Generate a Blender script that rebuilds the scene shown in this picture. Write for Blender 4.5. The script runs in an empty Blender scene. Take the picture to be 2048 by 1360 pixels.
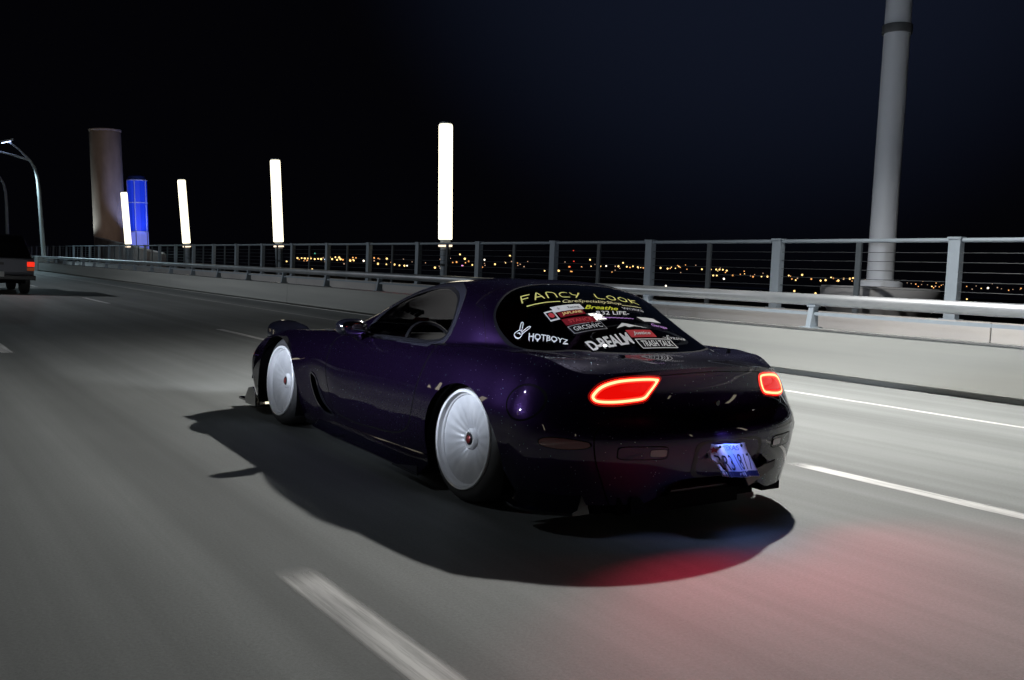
import bpy, bmesh, math, random
import numpy as np
from mathutils import Matrix, Vector
from mathutils.bvhtree import BVHTree

random.seed(7)
rng = np.random.default_rng(7)
sc = bpy.context.scene
col = sc.collection

# ------------------------------------------------------------------ camera
YAW, PITCH, ROLL, CAM_H = map(math.radians, (34.804, 4.03, 2.41, 0.0))
CAM_H = 1.112
def cam_axes():
    cy, sy, cp, sp = math.cos(YAW), math.sin(YAW), math.cos(PITCH), math.sin(PITCH)
    f = Vector((sy*cp, cy*cp, -sp)); r = Vector((cy, -sy, 0)); u = r.cross(f)
    c, s = math.cos(ROLL), math.sin(ROLL)
    return r*c + u*s, u*c - r*s, f
cr, cu, cf = cam_axes()
cam_d = bpy.data.cameras.new('camera'); cam = bpy.data.objects.new('camera', cam_d); col.objects.link(cam)
cam.matrix_world = Matrix(((cr.x, cu.x, -cf.x, 0), (cr.y, cu.y, -cf.y, 0), (cr.z, cu.z, -cf.z, CAM_H), (0, 0, 0, 1)))
cam_d.sensor_width = 36; cam_d.lens = 1856.5/2048*36; cam_d.clip_end = 12000; cam_d.clip_start = .05
sc.camera = cam

# ------------------------------------------------------------------ night sky
w = bpy.data.worlds.new('World'); sc.world = w; w.use_nodes = True
nt = w.node_tree; bg = nt.nodes['Background']
tc = nt.nodes.new('ShaderNodeTexCoord'); dp = nt.nodes.new('ShaderNodeVectorMath'); dp.operation = 'DOT_PRODUCT'
dp.inputs[1].default_value = Vector((.68, .60, .43)).normalized()
mr = nt.nodes.new('ShaderNodeMapRange'); mr.inputs[1].default_value = .90; mr.inputs[2].default_value = 1.0
mr.interpolation_type = 'SMOOTHSTEP'
mx = nt.nodes.new('ShaderNodeMix'); mx.data_type = 'RGBA'
mx.inputs[6].default_value = (.0009, .0009, .0016, 1); mx.inputs[7].default_value = (.0056, .0078, .0165, 1)
nt.links.new(tc.outputs['Generated'], dp.inputs[0]); nt.links.new(dp.outputs['Value'], mr.inputs[0])
nt.links.new(mr.outputs[0], mx.inputs[0]); nt.links.new(mx.outputs[2], bg.inputs[0]); bg.inputs[1].default_value = 1.0

sc.render.engine = 'CYCLES'
sc.cycles.use_denoising = True
sc.cycles.max_bounces = 8; sc.cycles.transparent_max_bounces = 16
sc.cycles.sample_clamp_indirect = 4
sc.view_settings.view_transform = 'Standard'; sc.view_settings.look = 'None'
sc.view_settings.exposure = 0; sc.view_settings.gamma = 1

def lamp(name, kind, loc, power, color, aim=None, size=.1, cone=None, blend=.5, parent=None, label=None):
    d = bpy.data.lights.new(name, kind); d.energy = power; d.color = color
    if kind == 'AREA': d.size = size
    else: d.shadow_soft_size = size
    if kind == 'SPOT': d.spot_size = math.radians(cone); d.spot_blend = blend
    o = bpy.data.objects.new(name, d); col.objects.link(o); o.location = loc
    if aim is not None: o.rotation_euler = (Vector(aim) - Vector(loc)).to_track_quat('-Z', 'Y').to_euler()
    if parent: o.parent = parent
    return o
# the lamp over the right-hand side of the road, ahead of the car, that throws the car's shadow
LAMP_HEAD = (7.6, 6.5, 6.2)
lamp('roadway_light', 'SPOT', LAMP_HEAD, 4900, (1.0, .975, .925), (7.8, 5.6, 0), .09, 142, 1.0)
# its fellow on the far side of the lanes, weaker here
lamp('roadway_light_far_side', 'SPOT', (-7.5, 8.5, 9.0), 480, (.86, .93, 1.0), (-4, 7, 0), .15, 165, .6)
# the photographer's strobe beside the camera car, aimed at the car's flank
lamp('strobe_light', 'SPOT', (-.9, 4.5, 1.55), 980, (.78, .86, 1.0), (2.4, 4.9, 3.05), .12, 100, .22)
lamp('roadway_light_ahead', 'SPOT', (-7.5, 32, 9.0), 4200, (.90, .95, 1.0), (6, 36, 0), .15, 150, .7)  # added unseen fill that brightens the barrier and road ahead

# ------------------------------------------------------------------ materials
MATS = {}
def mat(name, base=(.5, .5, .5), rough=.5, metal=0., spec=.5, coat=0., emit=None, es=0., coat_rough=.03):
    if name in MATS: return MATS[name]
    m = bpy.data.materials.new(name); m.use_nodes = True
    b = m.node_tree.nodes['Principled BSDF']
    b.inputs['Base Color'].default_value = (*base, 1); b.inputs['Roughness'].default_value = rough
    b.inputs['Metallic'].default_value = metal; b.inputs['Specular IOR Level'].default_value = spec
    b.inputs['Coat Weight'].default_value = coat; b.inputs['Coat Roughness'].default_value = coat_rough
    if emit: b.inputs['Emission Color'].default_value = (*emit, 1); b.inputs['Emission Strength'].default_value = es
    MATS[name] = m
    return m
def nodes(m): return m.node_tree.nodes, m.node_tree.links, m.node_tree.nodes['Principled BSDF']
def ramp(N, stops):
    r = N.new('ShaderNodeValToRGB'); e = r.color_ramp.elements
    while len(e) < len(stops): e.new(.5)
    for k, (p, c) in enumerate(stops): e[k].position = p; e[k].color = (*c, 1)
    return r
def noise_color(m, c0, c1, scale=(1, 1, 1), ns=3., detail=6, lo=.35, hi=.65, bump=0., bscale=60., rough=None):
    N, L, b = nodes(m)
    t = N.new('ShaderNodeTexCoord'); mp = N.new('ShaderNodeMapping'); mp.inputs['Scale'].default_value = scale
    n = N.new('ShaderNodeTexNoise'); n.inputs['Scale'].default_value = ns; n.inputs['Detail'].default_value = detail
    r = ramp(N, [(lo, c0), (hi, c1)])
    L.new(t.outputs['Object'], mp.inputs[0]); L.new(mp.outputs[0], n.inputs['Vector']); L.new(n.outputs['Fac'], r.inputs[0])
    L.new(r.outputs[0], b.inputs['Base Color'])
    if bump:
        n2 = N.new('ShaderNodeTexNoise'); n2.inputs['Scale'].default_value = bscale; n2.inputs['Detail'].default_value = 8
        L.new(t.outputs['Object'], n2.inputs['Vector'])
        bp = N.new('ShaderNodeBump'); bp.inputs['Strength'].default_value = bump; bp.inputs['Distance'].default_value = .01
        L.new(n2.outputs['Fac'], bp.inputs['Height']); L.new(bp.outputs[0], b.inputs['Normal'])
    return r

def road_material():
    m = mat('road_concrete', (.2, .2, .2), .72, 0, .35)
    N, L, b = nodes(m)
    t = N.new('ShaderNodeTexCoord')
    def tex(scale, ns, det=5, rough=.6):
        mp = N.new('ShaderNodeMapping'); mp.inputs['Scale'].default_value = scale
        n = N.new('ShaderNodeTexNoise'); n.inputs['Scale'].default_value = ns; n.inputs['Detail'].default_value = det
        n.inputs['Roughness'].default_value = rough
        L.new(t.outputs['Object'], mp.inputs[0]); L.new(mp.outputs[0], n.inputs['Vector']); return n.outputs['Fac']
    streak = tex((1, .015, 1), 1.5, 6)        # wear drawn out along the lanes
    streak2 = tex((1, .012, 1), 9., 4)
    blot = tex((1, .35, 1), .7, 4)
    grain = tex((1, 1, 1), 85., 6, .8)
    def mul(a, k0, k1, prev):
        mrn = N.new('ShaderNodeMapRange'); mrn.inputs[1].default_value = .3; mrn.inputs[2].default_value = .7
        mrn.inputs[3].default_value = k0; mrn.inputs[4].default_value = k1; L.new(a, mrn.inputs[0])
        if prev is None: return mrn.outputs[0]
        mm = N.new('ShaderNodeMath'); mm.operation = 'MULTIPLY'; L.new(prev, mm.inputs[0]); L.new(mrn.outputs[0], mm.inputs[1]); return mm.outputs[0]
    def tracks(prev):   # tyre-darkened wheel paths in each lane
        sp = N.new('ShaderNodeSeparateXYZ'); L.new(t.outputs['Object'], sp.inputs[0])
        w1 = N.new('ShaderNodeMath'); w1.operation = 'MULTIPLY_ADD'; w1.inputs[1].default_value = 2*math.pi/1.76; w1.inputs[2].default_value = -2*math.pi/1.76*(3.03+.88-2*0)
        w2 = N.new('ShaderNodeMath'); w2.operation = 'COSINE'; L.new(sp.outputs[0], w1.inputs[0]); L.new(w1.outputs[0], w2.inputs[0])
        w3 = N.new('ShaderNodeMapRange'); w3.inputs[1].default_value = -1; w3.inputs[2].default_value = 1; w3.inputs[3].default_value = 1.05; w3.inputs[4].default_value = .90; L.new(w2.outputs[0], w3.inputs[0])
        for xl in (1.27, 4.79):   # dark contrast strip rolled on either side of the lane dashes
            d1 = N.new('ShaderNodeMath'); d1.operation = 'SUBTRACT'; d1.inputs[1].default_value = xl; L.new(sp.outputs[0], d1.inputs[0])
            d2 = N.new('ShaderNodeMath'); d2.operation = 'ABSOLUTE'; L.new(d1.outputs[0], d2.inputs[0])
            d3 = N.new('ShaderNodeMapRange'); d3.interpolation_type = 'SMOOTHSTEP'; d3.inputs[1].default_value = .12; d3.inputs[2].default_value = .30; d3.inputs[3].default_value = .74; d3.inputs[4].default_value = 1.; L.new(d2.outputs[0], d3.inputs[0])
            d4 = N.new('ShaderNodeMath'); d4.operation = 'MULTIPLY'; L.new(prev, d4.inputs[0]); L.new(d3.outputs[0], d4.inputs[1]); prev = d4.outputs[0]
        mm = N.new('ShaderNodeMath'); mm.operation = 'MULTIPLY'; L.new(prev, mm.inputs[0]); L.new(w3.outputs[0], mm.inputs[1]); return mm.outputs[0]
    v = mul(streak, .76, 1.18, None); v = mul(streak2, .95, 1.05, v); v = tracks(v); v = mul(blot, .86, 1.14, v); v = mul(grain, .80, 1.2, v)
    vm = N.new('ShaderNodeVectorMath'); vm.operation = 'SCALE'; vm.inputs[0].default_value = (.190, .201, .200); L.new(v, vm.inputs['Scale'])
    L.new(vm.outputs[0], b.inputs['Base Color'])
    bp = N.new('ShaderNodeBump'); bp.inputs['Strength'].default_value = .35; bp.inputs['Distance'].default_value = .004
    L.new(grain, bp.inputs['Height']); L.new(bp.outputs[0], b.inputs['Normal'])
    return m

def worn_paint(m):
    """road paint thinned at its edges and worn in streaks along the lane"""
    N, L, b = nodes(m); out = N['Material Output']
    t = N.new('ShaderNodeTexCoord'); sp = N.new('ShaderNodeSeparateXYZ'); L.new(t.outputs['Generated'], sp.inputs[0])
    def edge(src, a):
        s1 = N.new('ShaderNodeMath'); s1.operation = 'SUBTRACT'; s1.inputs[1].default_value = .5; L.new(src, s1.inputs[0])
        s2 = N.new('ShaderNodeMath'); s2.operation = 'ABSOLUTE'; L.new(s1.outputs[0], s2.inputs[0])
        s3 = N.new('ShaderNodeMapRange'); s3.interpolation_type = 'SMOOTHSTEP'; s3.inputs[1].default_value = .5-a; s3.inputs[2].default_value = .5; s3.inputs[3].default_value = 1; s3.inputs[4].default_value = 0; L.new(s2.outputs[0], s3.inputs[0])
        return s3.outputs[0]
    mp = N.new('ShaderNodeMapping'); mp.inputs['Scale'].default_value = (14, .5, 1); n = N.new('ShaderNodeTexNoise'); n.inputs['Scale'].default_value = 2.; n.inputs['Detail'].default_value = 8; n.inputs['Roughness'].default_value = .7
    L.new(t.outputs['Object'], mp.inputs[0]); L.new(mp.outputs[0], n.inputs['Vector'])
    w1 = N.new('ShaderNodeMapRange'); w1.inputs[1].default_value = .34; w1.inputs[2].default_value = .56; w1.inputs[3].default_value = .45; L.new(n.outputs['Fac'], w1.inputs[0])
    f = w1.outputs[0]
    for e in (edge(sp.outputs[0], .22), edge(sp.outputs[1], .07)):
        k = N.new('ShaderNodeMath'); k.operation = 'MULTIPLY'; L.new(f, k.inputs[0]); L.new(e, k.inputs[1]); f = k.outputs[0]
    tr = N.new('ShaderNodeBsdfTransparent'); mx = N.new('ShaderNodeMixShader'); L.new(f, mx.inputs[0]); L.new(tr.outputs[0], mx.inputs[1]); L.new(b.outputs[0], mx.inputs[2]); L.new(mx.outputs[0], out.inputs[0])

def paint_material():
    m = mat('purple_flake_paint', (.02, .008, .05), .36, .92, .5, 1.0, coat_rough=.015)
    N, L, b = nodes(m)
    t = N.new('ShaderNodeTexCoord')
    vo = N.new('ShaderNodeTexVoronoi'); vo.inputs['Scale'].default_value = 210
    L.new(t.outputs['Object'], vo.inputs['Vector'])
    sep = N.new('ShaderNodeSeparateColor'); L.new(vo.outputs['Color'], sep.inputs[0])
    th = N.new('ShaderNodeMath'); th.operation = 'GREATER_THAN'; th.inputs[1].default_value = .988; L.new(sep.outputs[0], th.inputs[0])
    near = N.new('ShaderNodeMath'); near.operation = 'LESS_THAN'; near.inputs[1].default_value = .35; L.new(vo.outputs['Distance'], near.inputs[0])
    mm = N.new('ShaderNodeMath'); mm.operation = 'MULTIPLY'; L.new(th.outputs[0], mm.inputs[0]); L.new(near.outputs[0], mm.inputs[1])
    fl = ramp(N, [(0., (.5, .55, .7)), (.45, (.25, .7, .65)), (.8, (.75, .7, .8))]); L.new(sep.outputs[1], fl.inputs[0])
    mix = N.new('ShaderNodeMix'); mix.data_type = 'RGBA'; L.new(mm.outputs[0], mix.inputs[0])
    mix.inputs[6].default_value = (.0235, .0108, .050, 1); L.new(fl.outputs[0], mix.inputs[7])
    L.new(mix.outputs[2], b.inputs['Base Color'])
    b.inputs['Specular Tint'].default_value = (.14, .09, .19, 1)
    # each flake tilts its own way
    sub = N.new('ShaderNodeVectorMath'); sub.operation = 'SUBTRACT'; sub.inputs[1].default_value = (.5, .5, .5); L.new(vo.outputs['Color'], sub.inputs[0])
    scl = N.new('ShaderNodeVectorMath'); scl.operation = 'SCALE'; scl.inputs['Scale'].default_value = .085; L.new(sub.outputs[0], scl.inputs[0])
    ge = N.new('ShaderNodeNewGeometry'); add = N.new('ShaderNodeVectorMath'); L.new(ge.outputs['Normal'], add.inputs[0]); L.new(scl.outputs[0], add.inputs[1])
    nrm = N.new('ShaderNodeVectorMath'); nrm.operation = 'NORMALIZE'; L.new(add.outputs[0], nrm.inputs[0])
    L.new(nrm.outputs[0], b.inputs['Normal'])
    return m

def glass_material(name, tint, refl=1.0, rough=.0):
    m = bpy.data.materials.new(name); m.use_nodes = True; N, L = m.node_tree.nodes, m.node_tree.links
    N.remove(N['Principled BSDF']); out = N['Material Output']
    tr = N.new('ShaderNodeBsdfTransparent'); tr.inputs[0].default_value = (*tint, 1)
    gl = N.new('ShaderNodeBsdfGlossy'); gl.inputs['Roughness'].default_value = rough; gl.inputs[0].default_value = (refl, refl, refl, 1)
    fr = N.new('ShaderNodeFresnel'); fr.inputs[0].default_value = 1.5
    mx = N.new('ShaderNodeMixShader'); L.new(fr.outputs[0], mx.inputs[0]); L.new(tr.outputs[0], mx.inputs[1]); L.new(gl.outputs[0], mx.inputs[2])
    L.new(mx.outputs[0], out.inputs[0]); MATS[name] = m
    return m

def emitter(name, color, strength, base=(.8, .8, .8)):
    return mat(name, base, .4, emit=color, es=strength)

M_ROAD = road_material()
M_PAINT = paint_material()
M_GLASS = glass_material('side_glass', (.84, .86, .88))
M_TINT = glass_material('tinted_rear_glass', (.07, .055, .085))
M_SHIELD = glass_material('windscreen_glass', (.95, .96, .95))
M_LINE = mat('line_paint', (.45, .45, .44), .6); noise_color(M_LINE, (.50, .50, .50), (.72, .72, .71), (1, .1, 1), 14, 6); worn_paint(M_LINE)
M_EDGE = mat('worn_edge_line_paint', (.36, .36, .35), .6); noise_color(M_EDGE, (.48, .48, .47), (.66, .66, .65), (1, .05, 1), 10, 6); worn_paint(M_EDGE)
M_CONC = mat('barrier_concrete', (.36, .36, .33), .85); noise_color(M_CONC, (.26, .27, .26), (.355, .36, .345), (.4, .05, 1.6), 2.2, 7, .3, .7, .05, 30)
M_CONC2 = mat('parapet_concrete', (.36, .35, .34), .85); noise_color(M_CONC2, (.31, .30, .30), (.40, .39, .38), (.5, .3, 1), 2., 6, .3, .7, .2, 40)
M_STEEL = mat('galvanised_steel', (.50, .53, .56), .38, .85); noise_color(M_STEEL, (.42, .45, .48), (.58, .60, .63), (1, .2, 1), 6, 5)
M_RAILP = mat('grey_rail_paint', (.22, .26, .30), .5, .1)
M_BRIGHT = mat('bright_edge_steel', (.75, .76, .76), .25, .9)
M_BLACK = mat('black_plastic', (.006, .006, .008), .35, 0, .5)
M_GLOSSBLK = mat('gloss_black_plastic', (.005, .005, .009), .12, 0, .5, 1.0)
M_RUBBER = mat('tyre_rubber', (.055, .055, .058), .55, 0, .5)
M_GAP = mat('panel_gap_shadowed_seal', (.002, .002, .003), .8, 0, .1)
M_INT = mat('interior_trim', (.010, .009, .011), .75, 0, .3)

# ------------------------------------------------------------------ object helpers
def link(o, parent=None):
    col.objects.link(o)
    if parent is not None: o.parent = parent
    return o
def tag(o, label=None, cat=None, group=None, kind=None):
    if label: o['label'] = label
    if cat: o['category'] = cat
    if group: o['group'] = group
    if kind or cat: o['kind'] = kind or 'thing'
    return o
def empty(name, loc=(0, 0, 0), rz=0.):
    o = bpy.data.objects.new(name, None); o.location = loc; o.rotation_euler = (0, 0, rz); o.empty_display_size = .2
    return link(o)
def meshobj(name, V, F, m, parent=None, smooth=True, normals=None, auto=None):
    me = bpy.data.meshes.new(name)
    me.from_pydata([tuple(map(float, v)) for v in V], [], [tuple(map(int, f)) for f in F]); me.materials.append(m); me.update()
    if smooth: me.polygons.foreach_set('use_smooth', np.ones(len(me.polygons), bool))
    if auto: me.set_sharp_from_angle(angle=math.radians(auto))
    if normals is not None and len(me.vertices) == len(normals):
        me.normals_split_custom_set_from_vertices([tuple(map(float, n)) for n in normals])
    return link(bpy.data.objects.new(name, me), parent)
def bmobj(name, bm, m, parent=None, smooth=False, auto=35):
    bmesh.ops.recalc_face_normals(bm, faces=bm.faces)
    me = bpy.data.meshes.new(name); bm.to_mesh(me); bm.free(); me.materials.append(m)
    if smooth:
        me.polygons.foreach_set('use_smooth', np.ones(len(me.polygons), bool)); me.set_sharp_from_angle(angle=math.radians(auto))
    return link(bpy.data.objects.new(name, me), parent)
def add_box(bm, lo, hi, bevel=0.):
    c = [(a+b)/2 for a, b in zip(lo, hi)]; s = [b-a for a, b in zip(lo, hi)]
    r = bmesh.ops.create_cube(bm, size=1, matrix=Matrix.Translation(c) @ Matrix.Diagonal((*s, 1)))
    if bevel: bmesh.ops.bevel(bm, geom=list({e for v in r['verts'] for e in v.link_edges}), offset=bevel, segments=2, affect='EDGES', profile=.7)
def box(name, lo, hi, m, parent=None, bevel=0.):
    bm = bmesh.new(); add_box(bm, lo, hi, bevel); return bmobj(name, bm, m, parent)
def tube_mesh(path, rad, seg=10, caps=True):
    path = [Vector(p) for p in path]; rad = [rad]*len(path) if np.isscalar(rad) else rad
    V, F = [], []; prev = None
    for i, p in enumerate(path):
        t = (path[min(i+1, len(path)-1)] - path[max(i-1, 0)]).normalized()
        if prev is None: a = t.orthogonal().normalized()
        else: a = (prev - t*prev.dot(t)).normalized()
        prev = a; b = t.cross(a)
        for k in range(seg):
            th = 2*math.pi*k/seg; V.append(p + a*math.cos(th)*rad[i] + b*math.sin(th)*rad[i])
    for i in range(len(path)-1):
        for k in range(seg):
            F.append((i*seg+k, i*seg+(k+1) % seg, (i+1)*seg+(k+1) % seg, (i+1)*seg+k))
    if caps:
        F.append(tuple(range(seg))[::-1]); F.append(tuple((len(path)-1)*seg+k for k in range(seg)))
    return V, F
def tube(name, path, rad, m, parent=None, seg=10, auto=50):
    V, F = tube_mesh(path, rad, seg); return meshobj(name, V, F, m, parent, True, None, auto)
def prism(name, prof, y0, y1, m, parent=None, auto=None):
    """profile in (x,z) swept along y"""
    n = len(prof); V = [(x, y0, z) for x, z in prof] + [(x, y1, z) for x, z in prof]
    F = [(k, (k+1) % n, (k+1) % n + n, k+n) for k in range(n)] + [tuple(range(n))[::-1], tuple(range(n, 2*n))]
    bm = bmesh.new(); vs = [bm.verts.new(v) for v in V]; [bm.faces.new([vs[i] for i in f]) for f in F]
    return bmobj(name, bm, m, parent, auto is not None, auto or 35)
def lathe(name, prof, m, parent=None, seg=48, loc=(0, 0, 0), axis='Z', auto=40):
    """profile (r, h) turned about the axis"""
    V, F = [], []
    for r, h in prof:
        for k in range(seg):
            a = 2*math.pi*k/seg
            V.append((r*math.cos(a), r*math.sin(a), h) if axis == 'Z' else (h, r*math.cos(a), r*math.sin(a)))
    for i in range(len(prof)-1):
        for k in range(seg): F.append((i*seg+k, i*seg+(k+1) % seg, (i+1)*seg+(k+1) % seg, (i+1)*seg+k))
    bm = bmesh.new(); vs = [bm.verts.new(v) for v in V]; [bm.faces.new([vs[i] for i in f]) for f in F]
    bmesh.ops.remove_doubles(bm, verts=bm.verts, dist=1e-5)
    o = bmobj(name, bm, m, parent, True, auto); o.location = loc
    return o
def copy_tree(o, parent=None):
    c = o.copy(); col.objects.link(c); c.parent = parent
    for ch in list(o.children): copy_tree(ch, c)
    return c


# ================================================================== SETTING
XB = 9.56          # road-side face of the barrier
Y0, Y1 = -24., 330.
def sheet(name, x0, x1, y0, y1, z, m, parent=None):
    return meshobj(name, [(x0, y0, z), (x1, y0, z), (x1, y1, z), (x0, y1, z)], [(0, 1, 2, 3)], m, parent, False)
road = tag(box('road', (-8, Y0, -.6), (XB+.1, Y1, 0), M_ROAD), kind='structure')
# painted lines (children of the road)
sheet('edge_line', 7.98, 8.09, Y0, Y1, .002, M_EDGE, road)
sheet('edge_line', -5.9, -5.78, Y0, Y1, .002, M_LINE, road)
for k in range(-2, 24):
    for xl, yfar in ((4.79, 15.5), (1.27, 3.12), (-2.3, 9.)):
        b = yfar + 11.82*k
        if b > Y0+4 and b < Y1: sheet('lane_dash', xl-.085, xl+.085, b-3.35, b+.1, .002, M_LINE, road)
# water, far shore
m = mat('dark_water', (.004, .006, .010), .22); N, L, b = nodes(m)
n = N.new('ShaderNodeTexNoise'); n.inputs['Scale'].default_value = .12; bp = N.new('ShaderNodeBump'); bp.inputs['Strength'].default_value = .3
t_ = N.new('ShaderNodeTexCoord'); L.new(t_.outputs['Object'], n.inputs['Vector']); L.new(n.outputs['Fac'], bp.inputs['Height']); L.new(bp.outputs[0], b.inputs['Normal'])
tag(sheet('water', -6000, 9000, -6000, 9000, -34, m), kind='structure')
m = mat('far_land', (.010, .011, .012), .95)
V, F = [], []
na, nr = 90, 5
for i in range(na):
    a = math.radians(2 + 100*i/(na-1))
    wob = 60*math.sin(i*.55) + 35*math.sin(i*1.7)
    for j, (r, z) in enumerate(((1000+wob, -36), (1060+wob, -27), (1350+wob, -14 + 3*math.sin(i*.9)), (1800, -5 + 3*math.sin(i*.43) + 2*math.sin(i*1.3)), (2600, -10))):
        V.append((r*math.sin(a), r*math.cos(a), z))
for i in range(na-1):
    for j in range(nr-1): F.append((i*nr+j, i*nr+j+1, (i+1)*nr+j+1, (i+1)*nr+j))
tag(meshobj('far_shore', V, F, m), kind='structure')

# ---- barrier between the carriageway and the footway
bar = tag(empty('barrier_wall', (XB, 0, 0)), 'long concrete barrier with a round steel handrail beside the road', 'barrier')
seg = 12.2
y = Y0
while y < Y1-1:
    prism('wall_panel', [(.10, 0), (.10, .055), (0, .075), (0, .58), (.014, .594), (.40, .594), (.40, 0)], y+.008, min(y+seg, Y1)-.008, M_CONC, bar); y += seg
prism('edge_strip', [(-.006, .588), (-.006, .606), (.05, .606), (.05, .597), (.004, .597), (.004, .588)], Y0, Y1, M_BRIGHT, bar)
tube('handrail', [(.30, Y0, .955), (.30, Y1, .955)], .075, M_STEEL, bar, 20)
prism('lower_rail', [(.27, .76), (.27, .80), (.33, .80), (.33, .76)], Y0, Y1, M_RAILP, bar)
bm = bmesh.new()   # one bracket: a foot plate, a leaning web and a saddle
add_box(bm, (.16, -.09, .594), (.38, .09, .612))
V = [(.20, -.035, .61), (.36, -.035, .61), (.345, -.035, .90), (.255, -.035, .90)]
V = V + [(x, .035, z) for x, _, z in V]; vs = [bm.verts.new(v) for v in V]
for f in ((3, 2, 1, 0), (4, 5, 6, 7), (0, 1, 5, 4), (1, 2, 6, 5), (2, 3, 7, 6), (3, 0, 4, 7)): bm.faces.new([vs[i] for i in f])
add_box(bm, (.24, -.06, .865), (.36, .06, .89))
br = bmobj('rail_bracket', bm, M_RAILP, bar); br.location.y = 19.71-3.05*7
for k in range(1, 60):
    c = br.copy(); col.objects.link(c); c.location.y = 19.71 + 3.05*(k-7)

# ---- footway, parapet and fence beyond it
tag(box('footway', (XB+.40, Y0, -.6), (12.25, Y1, .20), M_CONC2), kind='structure')
par = tag(empty('parapet', (12.25, 0, 0)), 'low pale concrete parapet at the outer edge of the footway', 'parapet')
y = Y0
while y < Y1-1:
    box('parapet_panel', (0, y+.006, -.9), (.30, min(y+6.1, Y1)-.006, .74), M_CONC2, par, .012); y += 6.1
XF, SP, YP = 12.4, 3.07, 7.15
fen = tag(empty('footway_fence', (XF, 0, .74)), 'grey steel post and cable fence on the parapet of the bridge', 'fence')
ZT = 1.845 - .74
M_CABLE = mat('weathered_cable', (.05, .055, .06), .5, .4)
tube('top_rail', [(0, Y0, ZT), (0, Y1, ZT)], .032, M_RAILP, fen, 10)
for k in range(7):
    tube('cable', [(.0, Y0, .12 + .135*k), (.0, Y1, .12 + .135*k)], .005, M_CABLE, fen, 5)
bm = bmesh.new(); add_box(bm, (-.06, -.085, 0), (.06, .085, ZT+.012), .006); add_box(bm, (-.09, -.13, 0), (.09, .13, .015)); add_box(bm, (-.075, -.10, ZT+.012), (.075, .10, ZT+.045), .006)
post = bmobj('fence_post', bm, M_RAILP, fen); post.location.y = YP-SP*6
bm = bmesh.new(); add_box(bm, (-.02, -.045, 0), (.02, .045, ZT))
thin = bmobj('thin_post', bm, mat('dark_rail_paint', (.05, .06, .07), .5), fen); thin.location.y = YP-SP*5.5
for k in range(1, 70):
    c = post.copy(); col.objects.link(c); c.location.y = YP+SP*(k-6)
    c = thin.copy(); col.objects.link(c); c.location.y = YP+SP*(k-5.5)

# left side of the carriageway (behind the camera car): a matching barrier
bl = tag(empty('median_wall', (-8, 0, 0)), 'plain concrete median barrier on the far side of the lanes', 'barrier')
prism('wall_panel', [(-.3, 0), (-.3, .8), (-.12, .8), (0, .25), (.12, 0)], Y0, Y1, M_CONC, bl)

# ---- glowing light columns beyond the fence
M_TUBE = emitter('lit_diffuser', (1.0, .90, .66), 2.2)
M_RING = emitter('lit_ring', (1.0, .78, .55), 1.6)
XC = 14.0
names = ['tallest glowing white light column, nearest of the lit row behind the fence', 'second glowing white light column from the car roof, left of the nearest',
         'third glowing white light column counted leftwards from the car', 'glowing white light column right in front of the concrete pylon']
spots = [(XC, 23.8+13.6*k, (2.2, 4.0, 5.6, 5.4)[k]) for k in range(4)] + [(XC, -4.-13.6*k, 2.) for k in range(2)] + [(-14., -16.+13.6*k, 0.) for k in range(6)]  # last two runs are unseen columns added for reflections on the car
names += ['glowing light column farther back along the bridge, behind the viewpoint']*2 + ['glowing light column along the opposite edge of the bridge, behind the viewpoint']*6
for k, (xk, yk, lean) in enumerate(spots):
    lean = math.radians(lean)
    e = tag(empty('light_column', (xk, yk, 0)), names[k], 'light column', ('lit columns along the bridge', 'lit columns behind the viewpoint', 'lit columns on the opposite edge')[(k > 3) + (k > 5)])
    e.rotation_euler = (0, -lean, 0)
    # keep the visible tube foot on its spot: shift the base by the lean
    e.location.x += math.sin(lean)*2.0
    lathe('pole', [(.0, -1.2), (.16, -1.2), (.15, 1.84), (.0, 1.84)], M_RAILP, e, 20)
    lathe('base_ring', [(.10, 1.85), (.20, 1.85), (.205, 1.87), (.205, 1.94), (.20, 1.96), (.10, 1.96)], M_RING, e, 24)
    lathe('neck', [(.0, 1.96), (.15, 1.96), (.15, 2.06), (.0, 2.06)], M_RAILP, e, 20)
    lathe('top_cap', [(.0, 5.41), (.17, 5.41), (.185, 5.43), (.17, 5.46), (.0, 5.47)], M_RAILP, e, 24)
    lathe('diffuser', [(.0, 2.06), (.19, 2.06), (.205, 2.09), (.205, 5.34), (.19, 5.40), (.0, 5.41)], M_TUBE, e, 28)

# ---- tall lamp column with its round concrete stand, beside the road on the right
e = tag(empty('lamp_column', (14.0, 9.37, 0)), 'tall grey lamp column on a round concrete stand behind the fence at right', 'lamp post')
M_POLE = mat('grey_column_paint', (.50, .53, .58), .5, .0)
lathe('stand', [(.0, -1.6), (.35, -1.6), (.55, .35), (.86, .80), (.93, .95), (.95, 1.10), (.93, 1.16), (.0, 1.17)], mat('stand_concrete', (.20, .20, .205), .85), e, 40)
lathe('foot_ring', [(.0, 1.17), (.36, 1.17), (.36, 1.24), (.30, 1.27), (.0, 1.27)], M_POLE, e, 32)
lathe('shaft', [(.0, 1.27), (.215, 1.27), (.205, 5.34), (.0, 5.34)], M_POLE, e, 32)
lathe('collar', [(.0, 5.34), (.235, 5.34), (.24, 5.36), (.24, 5.46), (.235, 5.48), (.0, 5.48)], mat('dark_collar', (.06, .065, .07), .5), e, 32)
lathe('upper_shaft', [(.0, 5.48), (.205, 5.48), (.19, 10.4), (.10, 10.5), (.0, 10.5)], M_POLE, e, 32)
hx_, hy_, hz_ = LAMP_HEAD[0]-14.0, LAMP_HEAD[1]-9.37, LAMP_HEAD[2]
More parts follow.
